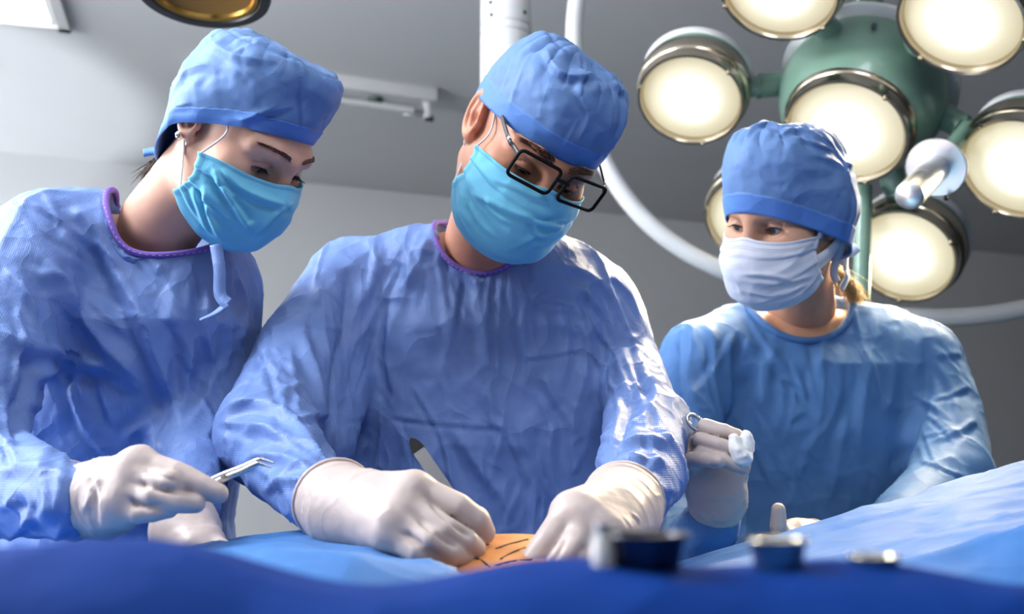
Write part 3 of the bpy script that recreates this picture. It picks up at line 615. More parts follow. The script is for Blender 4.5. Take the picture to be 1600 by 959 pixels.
def make_glove(P, wrist, fore, mcps, fingers, thumb, rf, r_palm, r_wrist, cuff_len, strokes=(), res=.0021, kf=.0035, palm=(), ring=True, rings=(), cuff_r=None, seed=1, wr=1.0, label=None):
    wv = W(*wrist); fd = nrm(W(*fore) - wv); parts = []
    met = [chain([wv, W(*m)], [r_wrist * .62, r_palm]) for m in mcps]; pm = U(.02, *met, *[chain([W(*a), W(*b)], [ra_, rb_]) for a, b, ra_, rb_ in palm])
    fs = []
    for m, fg, sc in zip(mcps, fingers, rf):
        pts = [W(*m)] + [W(*q) for q in fg]; n = len(pts); fs.append(chain(pts, [sc * k for k in ((1.12, 1.0, .93, .8) if n == 4 else (1.12, 1.0, .82))][:n]))
    th = chain([W(*q) for q in thumb[0]], [thumb[1] * k for k in (1.4, 1.15, 1.0, .85)[:len(thumb[0])]]) if thumb else None
    cr = cuff_r or r_wrist; ce = wv + fd * cuff_len; cuff = chain([wv, wv + fd * cuff_len * .5, ce], [r_wrist, (r_wrist + cr) / 2, cr])
    cut = lambda p: (p - ce) @ fd.astype(np.float32)
    def f(p):
        d = pm(p)
        tip = fs[0](p)
        for g in fs[1:]: tip = smin(tip, g(p), kf * .4)
        d = smin(d, tip, .006)
        if th is not None: d = smin(d, th(p), .006)
        d = smin(d, cuff(p), .022); d = smax(d, cut(p), .002)
        for (off, amp, w) in rings: d = d - amp * np.exp(-(((p - wv) @ fd.astype(np.float32) - off) / w) ** 2) * (d < .02)
        return d
    A = [wv, ce] + [W(*m) for m in mcps] + [W(*q) for fg in fingers for q in fg] + ([W(*q) for q in thumb[0]] if thumb else []); A = np.array(A)
    V, F = sdf_mesh(f, A.min(0) - .055, A.max(0) + .055, res, 1)
    ex = lambda V, N: wr * (fbm(V * 60, seed, 2) * .0005 + np.clip(ridged((V - wv) @ np.stack(frame_of(fd), 1) * np.array([30, 30, 95]), seed), 0, 1) ** 4 * .0012 * np.exp(-((((V - wv) @ fd) - .0) / .035) ** 2))
    V = folds(V, F, strokes, 1, ex)
    o = link('glove', mesh(V, F, 'glove'), M['glove'], P, label=label)
    if ring:
        x, y, z = frame_of(fd); t = np.linspace(0, 2 * np.pi, 41); L = []
        for q in t:
            dr = x * math.cos(q) + y * math.sin(q); s = np.linspace(.005, cr * 1.8, 60); p = (ce - fd * .004 + s[:, None] * dr).astype(np.float32); v = f(p); i = np.argmax(v > 0); L.append(p[i] - dr * .0006)
        v, fc = tube(np.array(L), .0022, 8, False); link('cuff_roll', mesh(v, fc), M['glove'], o)
    return o
def person(name_loc, label): return thing('person', name_loc, label, 'person')
def ear_loop(mask, pts, r=.0013, m=20): v, f = tube(spline(pts, m), r, 8); link('ear_loop', mesh(v, f), M['cord'], mask)
Zv = np.array([0, 0, 1.])
def bend(P): return [W(*p) for p in P]

# ------------------------------------------------------------------ surgeon in the middle
SX = W(765, 600, 1.58)[0]
P1 = person((SX, 1.58, 0), 'man in glasses and cyan mask bending over the patient, drawing with a scalpel')
H1 = Head(826, 232, 1.36, 21, 26, 25, 1.0)
neck1 = (W(760, 364, 1.49), H1.w([0, -.01, -.06]))
o1 = np.array([SX, 1.58, 0]); ex, ey = np.array([1., 0, 0]), np.array([0, 1., 0])
tor1 = loft([.4, .85, 1.0, 1.15, 1.28, 1.38], [(0, .02), (.0, 0), (.005, -.01), (.006, -.02), (.004, -.03), (.0, -.03)], [.25, .235, .228, .222, .205, .13], [.18, .155, .145, .135, .12, .08], o1, ex, ey, Zv, 2.4)
arms1 = [U(.02, chain(bend([(542, 455, 1.53), (470, 565, 1.42), (418, 675, 1.29)]), [.068, .064, .058]), chain(bend([(418, 675, 1.29), (470, 745, 1.17), (530, 797, 1.065)]), [.057, .046, .031]), chain(bend([(535, 520, 1.5), (525, 600, 1.45), (510, 690, 1.38)]), [.05, .05, .04])),
         U(.02, chain(bend([(942, 490, 1.55), (990, 580, 1.48), (1010, 670, 1.33)]), [.052, .046, .050]), chain(bend([(1010, 670, 1.33), (1003, 738, 1.19), (980, 795, 1.085)]), [.053, .050, .031]))]
sh1 = U(.03, chain(bend([(715, 398, 1.53), (560, 440, 1.54)]), [.052, .066]), chain(bend([(835, 420, 1.5), (930, 472, 1.53)]), [.055, .056]))
def f1(p):
    d = smin(tor1(p), sh1(p), .06)
    for a in arms1: d = smin(d, a(p), .022)
    return d
st1 = [([(543, 410), (548, 461), (538, 556), (520, 668)], 11, -11, 0), ([(520, 668), (508, 720), (500, 750)], 12, -9, 0), ([(990, 560), (965, 650), (930, 740), (915, 790)], 12, -9, 0),
       ([(464, 500), (498, 590), (520, 669)], 9, 7), ([(500, 430), (505, 500), (520, 580)], 9, 6), ([(430, 540), (450, 600), (440, 640)], 7, 4), ([(415, 545), (405, 600)], 5, 3),
       ([(351, 635), (402, 627), (453, 647), (526, 714)], 8, 8), ([(362, 686), (413, 664), (481, 692), (545, 740)], 9, 7), ([(375, 720), (430, 705), (500, 735)], 7, 5), ([(400, 770), (450, 745), (500, 760)], 6, 5), ([(420, 640), (440, 610), (470, 600)], 6, 4),
       ([(455, 660), (490, 640), (515, 650)], 5, 4), ([(470, 820), (490, 790), (500, 760)], 5, 4),
       ([(678, 340), (700, 388), (734, 433), (760, 450)], 8, 6), ([(672, 345), (655, 410), (622, 466), (608, 556)], 9, 6), ([(660, 350), (640, 400), (635, 450)], 7, 4), ([(622, 416), (590, 480), (558, 540)], 7, 5),
       ([(610, 483), (603, 556), (616, 620)], 6, 4), ([(588, 390), (580, 440), (560, 480)], 8, 5), ([(740, 430), (755, 520), (750, 600)], 9, 4), ([(690, 440), (700, 520), (690, 600)], 8, 4),
       ([(819, 466), (816, 506), (830, 568), (824, 600)], 5, 4), ([(526, 656), (622, 652), (700, 662), (810, 668)], 3, 2.2, 1), ([(815, 560), (870, 552), (912, 545)], 3, 2.2, 1), ([(905, 480), (880, 470), (820, 462)], 3, 2, 1),
       ([(920, 505), (914, 590), (893, 660), (900, 748)], 9, 6), ([(700, 658), (734, 714), (785, 775), (800, 820)], 10, 6), ([(810, 640), (820, 720), (862, 800)], 9, 5), ([(875, 650), (858, 703), (872, 770), (905, 810)], 9, 8), ([(640, 690), (700, 740), (730, 800)], 9, 4),
       ([(760, 600), (775, 680), (780, 740)], 8, 5), ([(870, 480), (890, 530), (880, 600)], 7, 4), ([(850, 580), (870, 630), (910, 690)], 6, 4),
       ([(870, 410), (925, 430), (960, 470), (975, 520)], 8, 6), ([(905, 445), (945, 490), (968, 540)], 7, 6), ([(925, 500), (960, 560), (985, 620)], 8, 7), ([(900, 470), (915, 520), (950, 600)], 7, 5),
       ([(1000, 560), (1030, 605), (1000, 640), (955, 660)], 8, 8), ([(1010, 620), (1040, 650), (1052, 690)], 8, 6), ([(950, 700), (1000, 680), (1050, 690)], 8, 7), ([(931, 728), (985, 712), (1046, 728)], 7, 7), ([(925, 755), (965, 735), (990, 745), (1030, 760)], 6, 6), ([(975, 735), (985, 760), (1010, 775)], 5, 4), ([(960, 640), (985, 600), (1005, 590)], 6, 5), ([(940, 690), (955, 650), (960, 600)], 6, 5)]
make_gown(P1, f1, neck1, .071, (-.48, 1.0, .68), (.30, 1.78, 1.52), .0034, st1, M['gown_b'], M['trim_p'], 11, auto=[(560, 400, 900, 560, 20, 82, 16, 80, 220, 4, 2.4), (540, 560, 900, 820, 20, 85, 20, 80, 220, 4, 2.4), (400, 470, 530, 640, 9, 65, 14, 80, 180, 4.5, 3), (370, 640, 540, 790, 8, 25, 16, 70, 160, 4.5, 3), (930, 460, 1010, 640, 7, 62, 14, 70, 150, 4.5, 3), (930, 640, 1050, 780, 7, -15, 20, 60, 120, 4.5, 3)], label='periwinkle blue surgical gown with purple neck binding')
hd1 = make_head_mesh(H1, W(768, 376, 1.49), .058, ears=(1, 1), lid=.0030, male=True)
make_body(P1, H1, hd1, f1, M['skin_m'], neck1, .07, lo=(-.5, .98, .75), hi=(.32, 1.8, 1.5)); legs(P1, SX, 1.6)
eyes(H1, P1, M['iris_d'], (0, -.45), (hd1[2], M['brow_d']), .005, .0030, .034, .005)
make_cap(H1, P1, .040, .0, .138, rx=.086, ry=.105, n=3.5, bulge=.03, tl=.12, seed=21, gather=.006, side=.006, top_noise=.009, band=.026,
         strokes=[([(925, 90), (905, 140), (920, 180), (895, 230)], 5, 4), ([(850, 70), (870, 110), (905, 120), (940, 110)], 5, 6), ([(935, 88), (960, 120), (985, 145)], 5, 5), ([(850, 65), (820, 100), (795, 170)], 4, 2), ([(960, 150), (950, 200), (935, 260)], 6, 4), ([(985, 150), (970, 210), (950, 260)], 5, 4), ([(800, 100), (780, 150)], 3, 1.5), ([(910, 180), (880, 230)], 3, 1.5)])
mk1, G1 = make_mask(H1, P1, M['mask_c'], seed=4, strokes=[([(735, 300), (790, 326), (850, 350), (885, 356)], 3.5, 5.5), ([(760, 308), (775, 335), (800, 350)], 4, 4), ([(800, 390), (840, 368), (885, 360)], 4, 4), ([(735, 315), (750, 345), (780, 375)], 4.5, 4.5), ([(828, 338), (850, 345), (880, 340)], 3, -4, 0), ([(835, 345), (840, 365), (860, 372)], 3.5, 4), ([(770, 280), (820, 300), (860, 320)], 3, 2)], sq=1.55, flare=.004, zs=(-.012, -.07))
ear_loop(mk1, [G1[2, 1], H1.w([-.075, .035, .01]), H1.w([-.0745, .012, .03]), H1.w([-.079, -.012, .03])]); ear_loop(mk1, [G1[-3, 1], H1.w([-.074, .01, -.045]), H1.w([-.078, -.008, -.03]), H1.w([-.082, -.02, -.01])])
ear_loop(mk1, [G1[2, -2], H1.w([.075, .035, .01]), H1.w([.0745, .012, .03]), H1.w([.079, -.012, .03])]); ear_loop(mk1, [G1[-3, -2], H1.w([.074, .01, -.045]), H1.w([.078, -.008, -.03]), H1.w([.082, -.02, -.01])])
# glasses
def rrect(cx, cz, hw, hh, r, n=6):
    out = []
    for (sx, sz, a0) in ((1, 1, 0), (-1, 1, 90), (-1, -1, 180), (1, -1, 270)):
        for k in range(n + 1):
            t = math.radians(a0 + 90 * k / n); out.append((cx + sx * (hw - r) + r * math.cos(t), cz + sz * (hh - r) + r * math.sin(t)))
    return out
GY, GZ = .119, .020
def gy(x): return GY - 2.4 * x * x
gl = None; mb = MB()
for s in (-1, 1):
    L = [H1.w([x, gy(x), z]) for x, z in rrect(s * .0355, GZ, .0285, .0180, .0065)]; L += L[:2]; mb.tube(L, .0022, 8, False, 1.0)
mb.tube([H1.w([x, gy(x) + .002, GZ + .004 + .003 * math.cos(x / .009)]) for x in np.linspace(-.0095, .0095, 9)], .0024, 8)
gl = mb.build('glasses', M['black'], P1, label='black rectangular glasses')
for s in (-1, 1):
    pts = rrect(s * .0355, GZ, .027, .017, .0065); n = len(pts); v = [H1.w([x, gy(x) - .0006, z]) for x, z in pts] + [H1.w([x, gy(x) + .0006, z]) for x, z in pts]
    link('lens', mesh(v, [list(range(n))[::-1], list(range(n, 2 * n))] + [[i, (i + 1) % n, n + (i + 1) % n, n + i] for i in range(n)]), M['glass'], gl, smooth=False)
    tp = [H1.w(q) for q in ((s * .0635, gy(.0635) + .001, GZ + .010), (s * .068, .094, GZ + .011), (s * .0725, .085, GZ + .012), (s * .0755, .04, GZ + .018), (s * .0765, .0, GZ + .024), (s * .078, -.02, GZ + .018), (s * .079, -.035, GZ + .0))]
    v, f = tube(spline(tp, 24), .0034, 8, True, .45); link('temple', mesh(v, f), M['dark'], gl)
    v, f = tube([H1.w((s * .0718, .087, GZ + .012)), H1.w((s * .0735, .078, GZ + .0132))], .0037, 8, True, .5); link('hinge', mesh(v, f), M['steel'], gl)
# hands
make_glove(P1, (540, 798, 1.05), (430, 690, 1.28), [(648, 765, 1.0), (630, 790, .985), (618, 815, .975), (606, 835, .97)],
           [[(718, 795, .985), (745, 815, .985), (755, 832, .99)], [(697, 830, .965), (728, 848, .97), (742, 858, .978)], [(672, 845, .955), (705, 864, .96), (724, 870, .97)], [(650, 862, .955), (680, 878, .96), (698, 884, .965)]],
           ([(575, 785, 1.04), (640, 785, 1.05), (715, 797, 1.03), (748, 808, 1.015)], .0115), [.0136, .0130, .0122, .0105], .0165, .036, .04, palm=[((580, 790, 1.03), (640, 780, 1.0), .03, .017), ((580, 820, 1.02), (625, 820, .985), .024, .016)], cuff_r=.041, seed=2,
           strokes=[([(672, 783), (700, 810), (738, 842)], 2.6, -4.5, 0), ([(652, 808), (680, 832), (718, 857)], 2.6, -4.5, 0), ([(630, 830), (655, 850), (690, 872)], 2.4, -3.5, 0), ([(615, 790), (600, 800), (585, 815)], 6, 1.5)], rings=[(.022, .0012, .003)])
make_glove(P1, (968, 800, 1.075), (1010, 690, 1.27), [(893, 800, 1.005), (920, 818, .995), (945, 838, .99), (962, 852, .99)],
           [[(858, 845, .985), (832, 880, .98), (812, 905, .985)], [(890, 866, .97), (862, 900, .97), (845, 918, .975)], [(925, 880, .97), (905, 905, .97), (892, 920, .97)], [(955, 885, .975), (942, 905, .975), (935, 918, .975)]],
           ([(930, 800, 1.07), (890, 815, 1.07), (858, 838, 1.05), (846, 850, 1.03)], .0115), [.0138, .0142, .013, .0115], .0175, .038, .035, palm=[((945, 805, 1.04), (905, 805, 1.0), .03, .018), ((955, 820, 1.03), (945, 835, 1.0), .03, .018)], cuff_r=.040, seed=3,
           strokes=[([(884, 836), (870, 862), (848, 892)], 3, -4.5, 0), ([(915, 850), (905, 870), (890, 900)], 3, -4, 0), ([(985, 800), (1000, 815), (1000, 830)], 2, 1.2), ([(975, 805), (990, 825), (992, 838)], 2, 1.2)], rings=[(.02, .0012, .003)])

# ------------------------------------------------------------------ woman on the left
P2 = person((W(170, 600, 1.36)[0], 1.40, 0), 'woman in cyan mask leaning in, holding bent tweezers')
H2 = Head(375, 212, 1.30, 28, 48, 15, .93)
neck2 = (W(252, 350, 1.37), H2.w([0, -.02, -.05]))
x2 = W(185, 600, 1.38)[0]; o2 = np.array([x2, 1.42, 0])
tor2 = loft([.4, .9, 1.02, 1.15, 1.27, 1.38], [(-.07, .13), (-.05, .11), (-.035, .085), (-.015, .04), (.005, -.01), (.02, -.02)], [.22, .18, .155, .16, .155, .11], [.17, .13, .12, .13, .12, .08], o2, ex, ey, Zv, 2.3)
arms2 = [U(.02, chain(bend([(62, 395, 1.33), (0, 530, 1.26), (-60, 690, 1.17)]), [.072, .07, .062]), chain(bend([(-60, 690, 1.17), (30, 765, 1.08), (115, 785, 1.02)]), [.06, .05, .035])),
         U(.02, chain(bend([(335, 450, 1.45), (335, 570, 1.44), (300, 700, 1.35)]), [.055, .055, .05]), chain(bend([(300, 700, 1.35), (290, 780, 1.22), (287, 825, 1.13)]), [.048, .04, .03]))]
sh2 = U(.03, chain(bend([(205, 350, 1.38), (90, 370, 1.34)]), [.045, .066]), chain(bend([(290, 420, 1.42), (335, 450, 1.45)]), [.055, .055]))
def f2(p):
    d = smin(tor2(p), sh2(p), .06)
    for a in arms2: d = smin(d, a(p), .02)
    return d
st2 = [([(60, 380), (110, 470), (170, 545), (232, 610)], 13, 12), ([(140, 350), (200, 460), (252, 580), (274, 690)], 11, 13), ([(35, 552), (58, 581), (40, 640), (17, 697)], 14, -18, 0), ([(60, 590), (110, 575), (170, 570)], 10, 10), ([(0, 500), (35, 540), (90, 550), (169, 580), (233, 620)], 9, 7), ([(110, 560), (150, 620), (160, 680)], 10, -6, 0),
       ([(60, 420), (100, 440), (115, 480)], 8, 5), ([(110, 320), (150, 360), (190, 430)], 10, 7), ([(100, 345), (120, 400), (170, 470)], 8, 5), ([(200, 350), (230, 400), (260, 430)], 7, 4), ([(0, 420), (30, 450), (60, 500)], 8, 5),
       ([(326, 440), (322, 520), (335, 592), (282, 680)], 8, 8), ([(300, 520), (290, 600), (278, 680)], 8, 7), ([(250, 640), (215, 670), (190, 690)], 7, 5), ([(260, 440), (285, 520), (300, 600)], 9, 5), ([(345, 450), (360, 520), (350, 590)], 7, 5), ([(370, 430), (385, 480), (375, 540)], 6, 4),
       ([(0, 600), (25, 640), (15, 690)], 8, 6), ([(0, 730), (60, 730), (100, 745)], 7, 5), ([(20, 760), (50, 780), (40, 830)], 7, 6), ([(60, 740), (75, 780), (60, 830)], 6, 5), ([(0, 790), (30, 800), (60, 850)], 7, 5), ([(90, 740), (95, 770), (85, 800)], 5, 4), ([(215, 690), (260, 700), (300, 690)], 6, -6, 0)]
make_gown(P2, f2, neck2, .073, (-.78, .95, .68), (-.18, 1.62, 1.52), .0034, st2, M['gown_b'], M['trim_p'], 31, .8, auto=[(60, 330, 330, 500, 12, 50, 14, 80, 220, 4.5, 2.8), (100, 500, 340, 690, 12, 62, 14, 80, 220, 4.5, 2.8), (0, 400, 80, 700, 6, 70, 20, 60, 140, 4.5, 3), (0, 720, 120, 840, 6, -50, 20, 50, 110, 4.5, 3)], label='periwinkle blue surgical gown with purple neck binding')
hd2 = make_head_mesh(H2, W(252, 350, 1.37), .050, ears=(1, 1), lid=.0054)
make_body(P2, H2, hd2, f2, M['skin_l'], neck2, .07, .03, lo=(-.8, .93, .75), hi=(-.16, 1.64, 1.5)); legs(P2, x2, 1.46)
eyes(H2, P2, M['iris_d'], (.1, -.35), (hd2[2], M['brow']), .012, .0054, .035, .0028)
make_cap(H2, P2, .058, -.115, .130, rx=.085, ry=.096, n=6.0, bulge=.02, ear=1, tl=.27, lean=(0, -.010), fl=.05, seed=41, gather=.002, side=.020, top_noise=.005, band=.022,
         strokes=[([(325, 60), (360, 85), (415, 95)], 5, 4), ([(380, 48), (430, 75), (470, 105)], 5, 4), ([(323, 45), (324, 70)], 3, 3), ([(470, 85), (471, 150), (472, 200)], 2.5, 2.5), ([(290, 215), (360, 195), (440, 160)], 5, 3), ([(330, 205), (400, 180), (460, 165)], 4, 2.5), ([(260, 140), (290, 110), (330, 100)], 6, 3), ([(258, 200), (270, 170), (300, 160)], 6, 3)])
mk2, G2 = make_mask(H2, P2, M['mask_c'], seed=8, strokes=[([(332, 262), (362, 315), (392, 362)], 4.5, 8), ([(318, 288), (328, 335), (345, 372)], 4.5, 8), ([(345, 262), (385, 300), (450, 322)], 4, 6), ([(400, 365), (430, 335), (458, 318)], 4, 4), ([(362, 305), (385, 335), (392, 350)], 5, -6, 0), ([(300, 285), (312, 330), (330, 375)], 4, 5), ([(440, 318), (455, 330), (460, 335)], 3, -3, 0)], flare=.012, sq=1.5, xs=.077, zs=(-.018, -.08))
ear_loop(mk2, [G2[2, 1], H2.w([-.075, .04, .02]), H2.w([-.076, .02, .035]), H2.w([-.08, -.01, .04])]); ear_loop(mk2, [G2[-14, 1], H2.w([-.078, .005, -.04]), H2.w([-.08, -.006, -.025]), H2.w([-.083, -.015, -.01])])
ear_loop(mk2, [G2[2, -2], H2.w([.075, .035, .01]), H2.w([.0745, .012, .03]), H2.w([.079, -.012, .03])])
# earring, cap ties, hair
e = H2.w([-.0875, -.009, -.026]); en = -H2.S
er = MB().lathe([(.0005, .002), (.003, .0018), (.0042, .001), (.0045, -.001), (.003, -.002)], e, en, 16).build('earring', M['steel'], P2); MB().lathe([(.0004, .0036), (.0016, .003), (.0026, .0016)], e, en, 6).build('stone', M['brushed'], er, smooth=False)
def strands(name, P, m, roots, dirs, length, n, spread, r=.0006, sag=.02, seed=1, curl=.004):
    R = random.Random(seed); mb = MB()
    for k in range(n):
        a = R.random() * (len(roots) - 1); i = int(a); u = a - i; p = roots[i] * (1 - u) + roots[i + 1] * u + np.array([R.gauss(0, spread * .35) for _ in range(3)])
        d = nrm(dirs[i] * (1 - u) + dirs[i + 1] * u + np.array([R.gauss(0, .12) for _ in range(3)])); L = length * (.6 + .6 * R.random()); c = np.array([R.gauss(0, curl) for _ in range(3)])
        pts = [p, p + d * L * .35 + c * .5 - Zv * sag * .1, p + d * L * .7 + c - Zv * sag * .45, p + d * L + c * 1.6 - Zv * sag]; mb.tube(spline(pts, 7), [r, r, r, r * .9, r * .8, r * .6, r * .2], 3)
    return mb.build(name, m, P)
strands('hair', P2, M['hair_d'], [W(291, 232, 1.312), W(276, 236, 1.318), W(262, 240, 1.33), W(252, 246, 1.345)], [nrm(W(272, 275, 1.315) - W(291, 232, 1.312)), nrm(W(250, 280, 1.322) - W(276, 236, 1.318)), nrm(W(236, 275, 1.33) - W(262, 240, 1.33)), nrm(W(230, 270, 1.34) - W(252, 246, 1.345))], .036, 700, .007, .0005, .004, 3, .003)
V, F = sdf_mesh(U(.01, chain([W(288, 230, 1.325), W(272, 252, 1.335)], [.009, .008]), chain([W(265, 238, 1.35), W(258, 254, 1.355)], [.012, .009])), W(275, 250, 1.34) - .07, W(275, 250, 1.34) + .07, .003, 1); link('hair_bun', mesh(V, F), M['hair_d'], P2)
def ribbon(name, P, m, pts, w, nrmv, th=.0007, k=24):
    L = spline(pts, k); mb = []; T = np.gradient(L, axis=0); v = []; f = []
    for i in range(k):
        sd = nrm(np.cross(T[i], nrmv)); up = nrm(np.cross(sd, T[i])); ww = w if np.isscalar(w) else np.interp(i / (k - 1), np.linspace(0, 1, len(w)), w)
        v += [L[i] - sd * ww + up * th, L[i] + sd * ww + up * th, L[i] + sd * ww - up * th, L[i] - sd * ww - up * th]
    for i in range(k - 1):
        for j in range(4): f.append([i * 4 + j, i * 4 + (j + 1) % 4, i * 4 + 4 + (j + 1) % 4, i * 4 + 4 + j])
    f += [[0, 3, 2, 1], [4 * k - 4, 4 * k - 3, 4 * k - 2, 4 * k - 1]]
    return link(name, mesh(v, f), m, P)
ribbon('cap_tie', P2, M['cap_band'], [W(262, 240, 1.36), W(245, 236, 1.37), W(224, 239, 1.37)], .006, np.array([0, -1., .3]))
ribbon('neck_tie', P2, M['gown_b'], [W(337, 382, 1.265), W(343, 420, 1.26), W(344, 460, 1.255), W(356, 474, 1.25)], .007, np.array([0.2, -1., 0])); ribbon('neck_tie', P2, M['gown_b'], [W(356, 474, 1.25), W(335, 490, 1.25), W(312, 500, 1.25)], [.006, .004, .002], np.array([0, -.7, .7]))
make_glove(P2, (158, 780, 1.02), (20, 775, 1.09), [(220, 724, 1.0), (205, 748, .992), (196, 772, .988), (188, 797, .986)],
           [[(275, 740, .988), (315, 760, .985), (341, 771, .985)], [(262, 754, .975), (282, 764, .985), (300, 772, 1.0)], [(240, 776, .972), (278, 785, .972), (306, 787, .978)], [(217, 801, .975), (243, 800, .972), (265, 797, .974)]],
           ([(190, 765, 1.03), (235, 770, 1.045), (280, 772, 1.035), (312, 768, 1.01)], .0095), [.0118, .0113, .0108, .0095], .0138, .031, .052, palm=[((180, 765, 1.01), (210, 735, 1.0), .022, .015), ((180, 790, 1.0), (192, 790, .99), .02, .015)], cuff_r=.034, seed=5,
           strokes=[([(222, 732), (250, 742), (280, 752)], 2.2, -2.5, 0), ([(220, 752), (235, 762), (290, 770)], 2.2, -3.5, 0), ([(200, 778), (215, 789), (255, 790)], 2.2, -3.5, 0), ([(150, 735), (157, 780), (160, 825)], 3, 2.5), ([(112, 735), (114, 780), (118, 828)], 2, 2), ([(125, 800), (140, 780), (150, 750)], 4, 2)], wr=1.6)
make_glove(P2, (287, 828, 1.12), (290, 770, 1.24), [(322, 850, 1.09), (310, 858, 1.08), (300, 866, 1.08)], [[(345, 858, 1.07), (362, 868, 1.06)], [(335, 872, 1.06), (350, 885, 1.05)], [(318, 882, 1.06), (330, 895, 1.05)]], None, [.0105, .0105, .01], .0145, .03, .028, palm=[((295, 835, 1.11), (320, 852, 1.09), .024, .014)], cuff_r=.031, seed=6)

# ------------------------------------------------------------------ woman on the right
P3 = person((W(1255, 600, 1.78)[0], 1.80, 0), 'woman in white mask holding a clamp with cotton, in front of the big lamp')
H3 = Head(1230, 340, 1.60, 17, -34, 4, .97)
neck3 = (W(1248, 478, 1.74), H3.w([0, -.02, -.05]))
x3 = W(1258, 600, 1.78)[0]; o3 = np.array([x3, 1.80, 0])
tor3 = loft([.4, .85, 1.0, 1.15, 1.25, 1.34], [(0, 0), (0, 0), (0, 0), (0, -.01), (0, -.02), (0, -.02)], [.24, .20, .185, .18, .18, .13], [.18, .14, .125, .125, .11, .07], o3, ex, ey, Zv, 2.4)
arms3 = [U(.02, chain(bend([(1088, 562, 1.73), (1072, 680, 1.68), (1058, 850, 1.55)]), [.06, .056, .054]), chain(bend([(1058, 850, 1.55), (1085, 850, 1.43), (1116, 815, 1.33)]), [.052, .046, .034])),
         U(.02, chain(bend([(1438, 565, 1.76), (1470, 650, 1.72), (1490, 750, 1.63)]), [.064, .064, .06]), chain(bend([(1490, 750, 1.63), (1390, 850, 1.5), (1280, 880, 1.40)]), [.06, .05, .038]))]
sh3 = U(.03, chain(bend([(1200, 522, 1.76), (1095, 555, 1.74)]), [.045, .058]), chain(bend([(1310, 515, 1.77), (1430, 560, 1.76)]), [.046, .062]))
def f3(p):
    d = smin(tor3(p), sh3(p), .05)
    for a in arms3: d = smin(d, a(p), .02)
    return d
st3 = [([(1365, 481), (1365, 538), (1349, 632), (1344, 720)], 10, 5), ([(1448, 520), (1448, 606), (1422, 684), (1391, 735)], 11, -9, 0), ([(1060, 512), (1060, 590), (1072, 670)], 9, -5, 0), ([(1141, 505), (1141, 590), (1152, 680)], 10, 5), ([(1214, 530), (1195, 600), (1190, 640)], 10, 3.5), ([(1290, 520), (1285, 570)], 8, 4), ([(1330, 480), (1345, 520)], 5, 3), ([(1395, 500), (1400, 580), (1385, 650)], 9, 4),
       ([(1448, 625), (1500, 610), (1520, 600)], 4, 3), ([(1450, 690), (1500, 670), (1535, 650)], 6, 4), ([(1215, 590), (1245, 600), (1260, 615)], 4, 2.5), ([(1230, 660), (1260, 640)], 4, 2.5), ([(1095, 640), (1110, 640)], 3, 2), ([(1070, 600), (1090, 640), (1085, 700)], 7, 4), ([(1100, 500), (1120, 540), (1110, 600)], 7, 4), ([(1465, 560), (1490, 610), (1500, 660)], 6, 4), ([(1330, 640), (1310, 720), (1300, 780)], 9, 4)]
make_gown(P3, f3, neck3, .080, (.18, 1.25, .68), (.95, 1.98, 1.48), .0038, st3, M['gown_r'], M['gown_r'], 51, .75, .006, 'steel blue surgical gown', True, auto=[(1080, 500, 1430, 620, 12, 85, 18, 50, 150, 5, 2.2), (1080, 620, 1400, 800, 10, 88, 20, 60, 150, 5, 2.2), (1440, 540, 1540, 740, 8, 30, 35, 40, 90, 4.5, 2.6)])
hd3 = make_head_mesh(H3, W(1252, 480, 1.75), .050, ears=(1, 1), lid=.0068)
make_body(P3, H3, hd3, f3, M['skin_r'], neck3, .07, lo=(.16, 1.23, .75), hi=(.97, 2.0, 1.46)); legs(P3, x3, 1.82)
eyes(H3, P3, M['iris_b'], (-.12, -.28), (hd3[2], M['brow']), .007, .0068, .034, .0028)
make_cap(H3, P3, .034, -.095, .148, rx=.091, ry=.113, n=3.3, bulge=.04, ear=1, tl=.15, seed=61, gather=.006, side=-.006, top_noise=.006, band=.030,
         strokes=[([(1160, 215), (1175, 195), (1220, 188)], 4, 4), ([(1210, 215), (1260, 200), (1320, 240)], 5, 5), ([(1240, 210), (1275, 225), (1310, 235)], 4, 4), ([(1330, 250), (1350, 265), (1362, 290)], 5, 5), ([(1340, 300), (1335, 340), (1325, 380)], 5, 3), ([(1260, 240), (1320, 260), (1345, 300)], 5, 3)])
mk3, G3 = make_mask(H3, P3, M['mask_w'], seed=12, pleat=.003, prof=[(.108, -.006), (.122, -.022), (.131, -.044), (.129, -.074), (.117, -.101), (.096, -.12)], strokes=[([(1160, 428), (1200, 430), (1250, 440)], 3, 3.5), ([(1190, 445), (1230, 440), (1272, 430)], 3.5, 4), ([(1180, 472), (1220, 462), (1262, 442)], 3.5, 4), ([(1170, 455), (1200, 462), (1230, 455)], 3, 3), ([(1200, 488), (1235, 470), (1260, 455)], 3, 3), ([(1130, 410), (1150, 440), (1160, 460)], 4, 3)], sq=1.6, xs=.078, zs=(-.014, -.08))
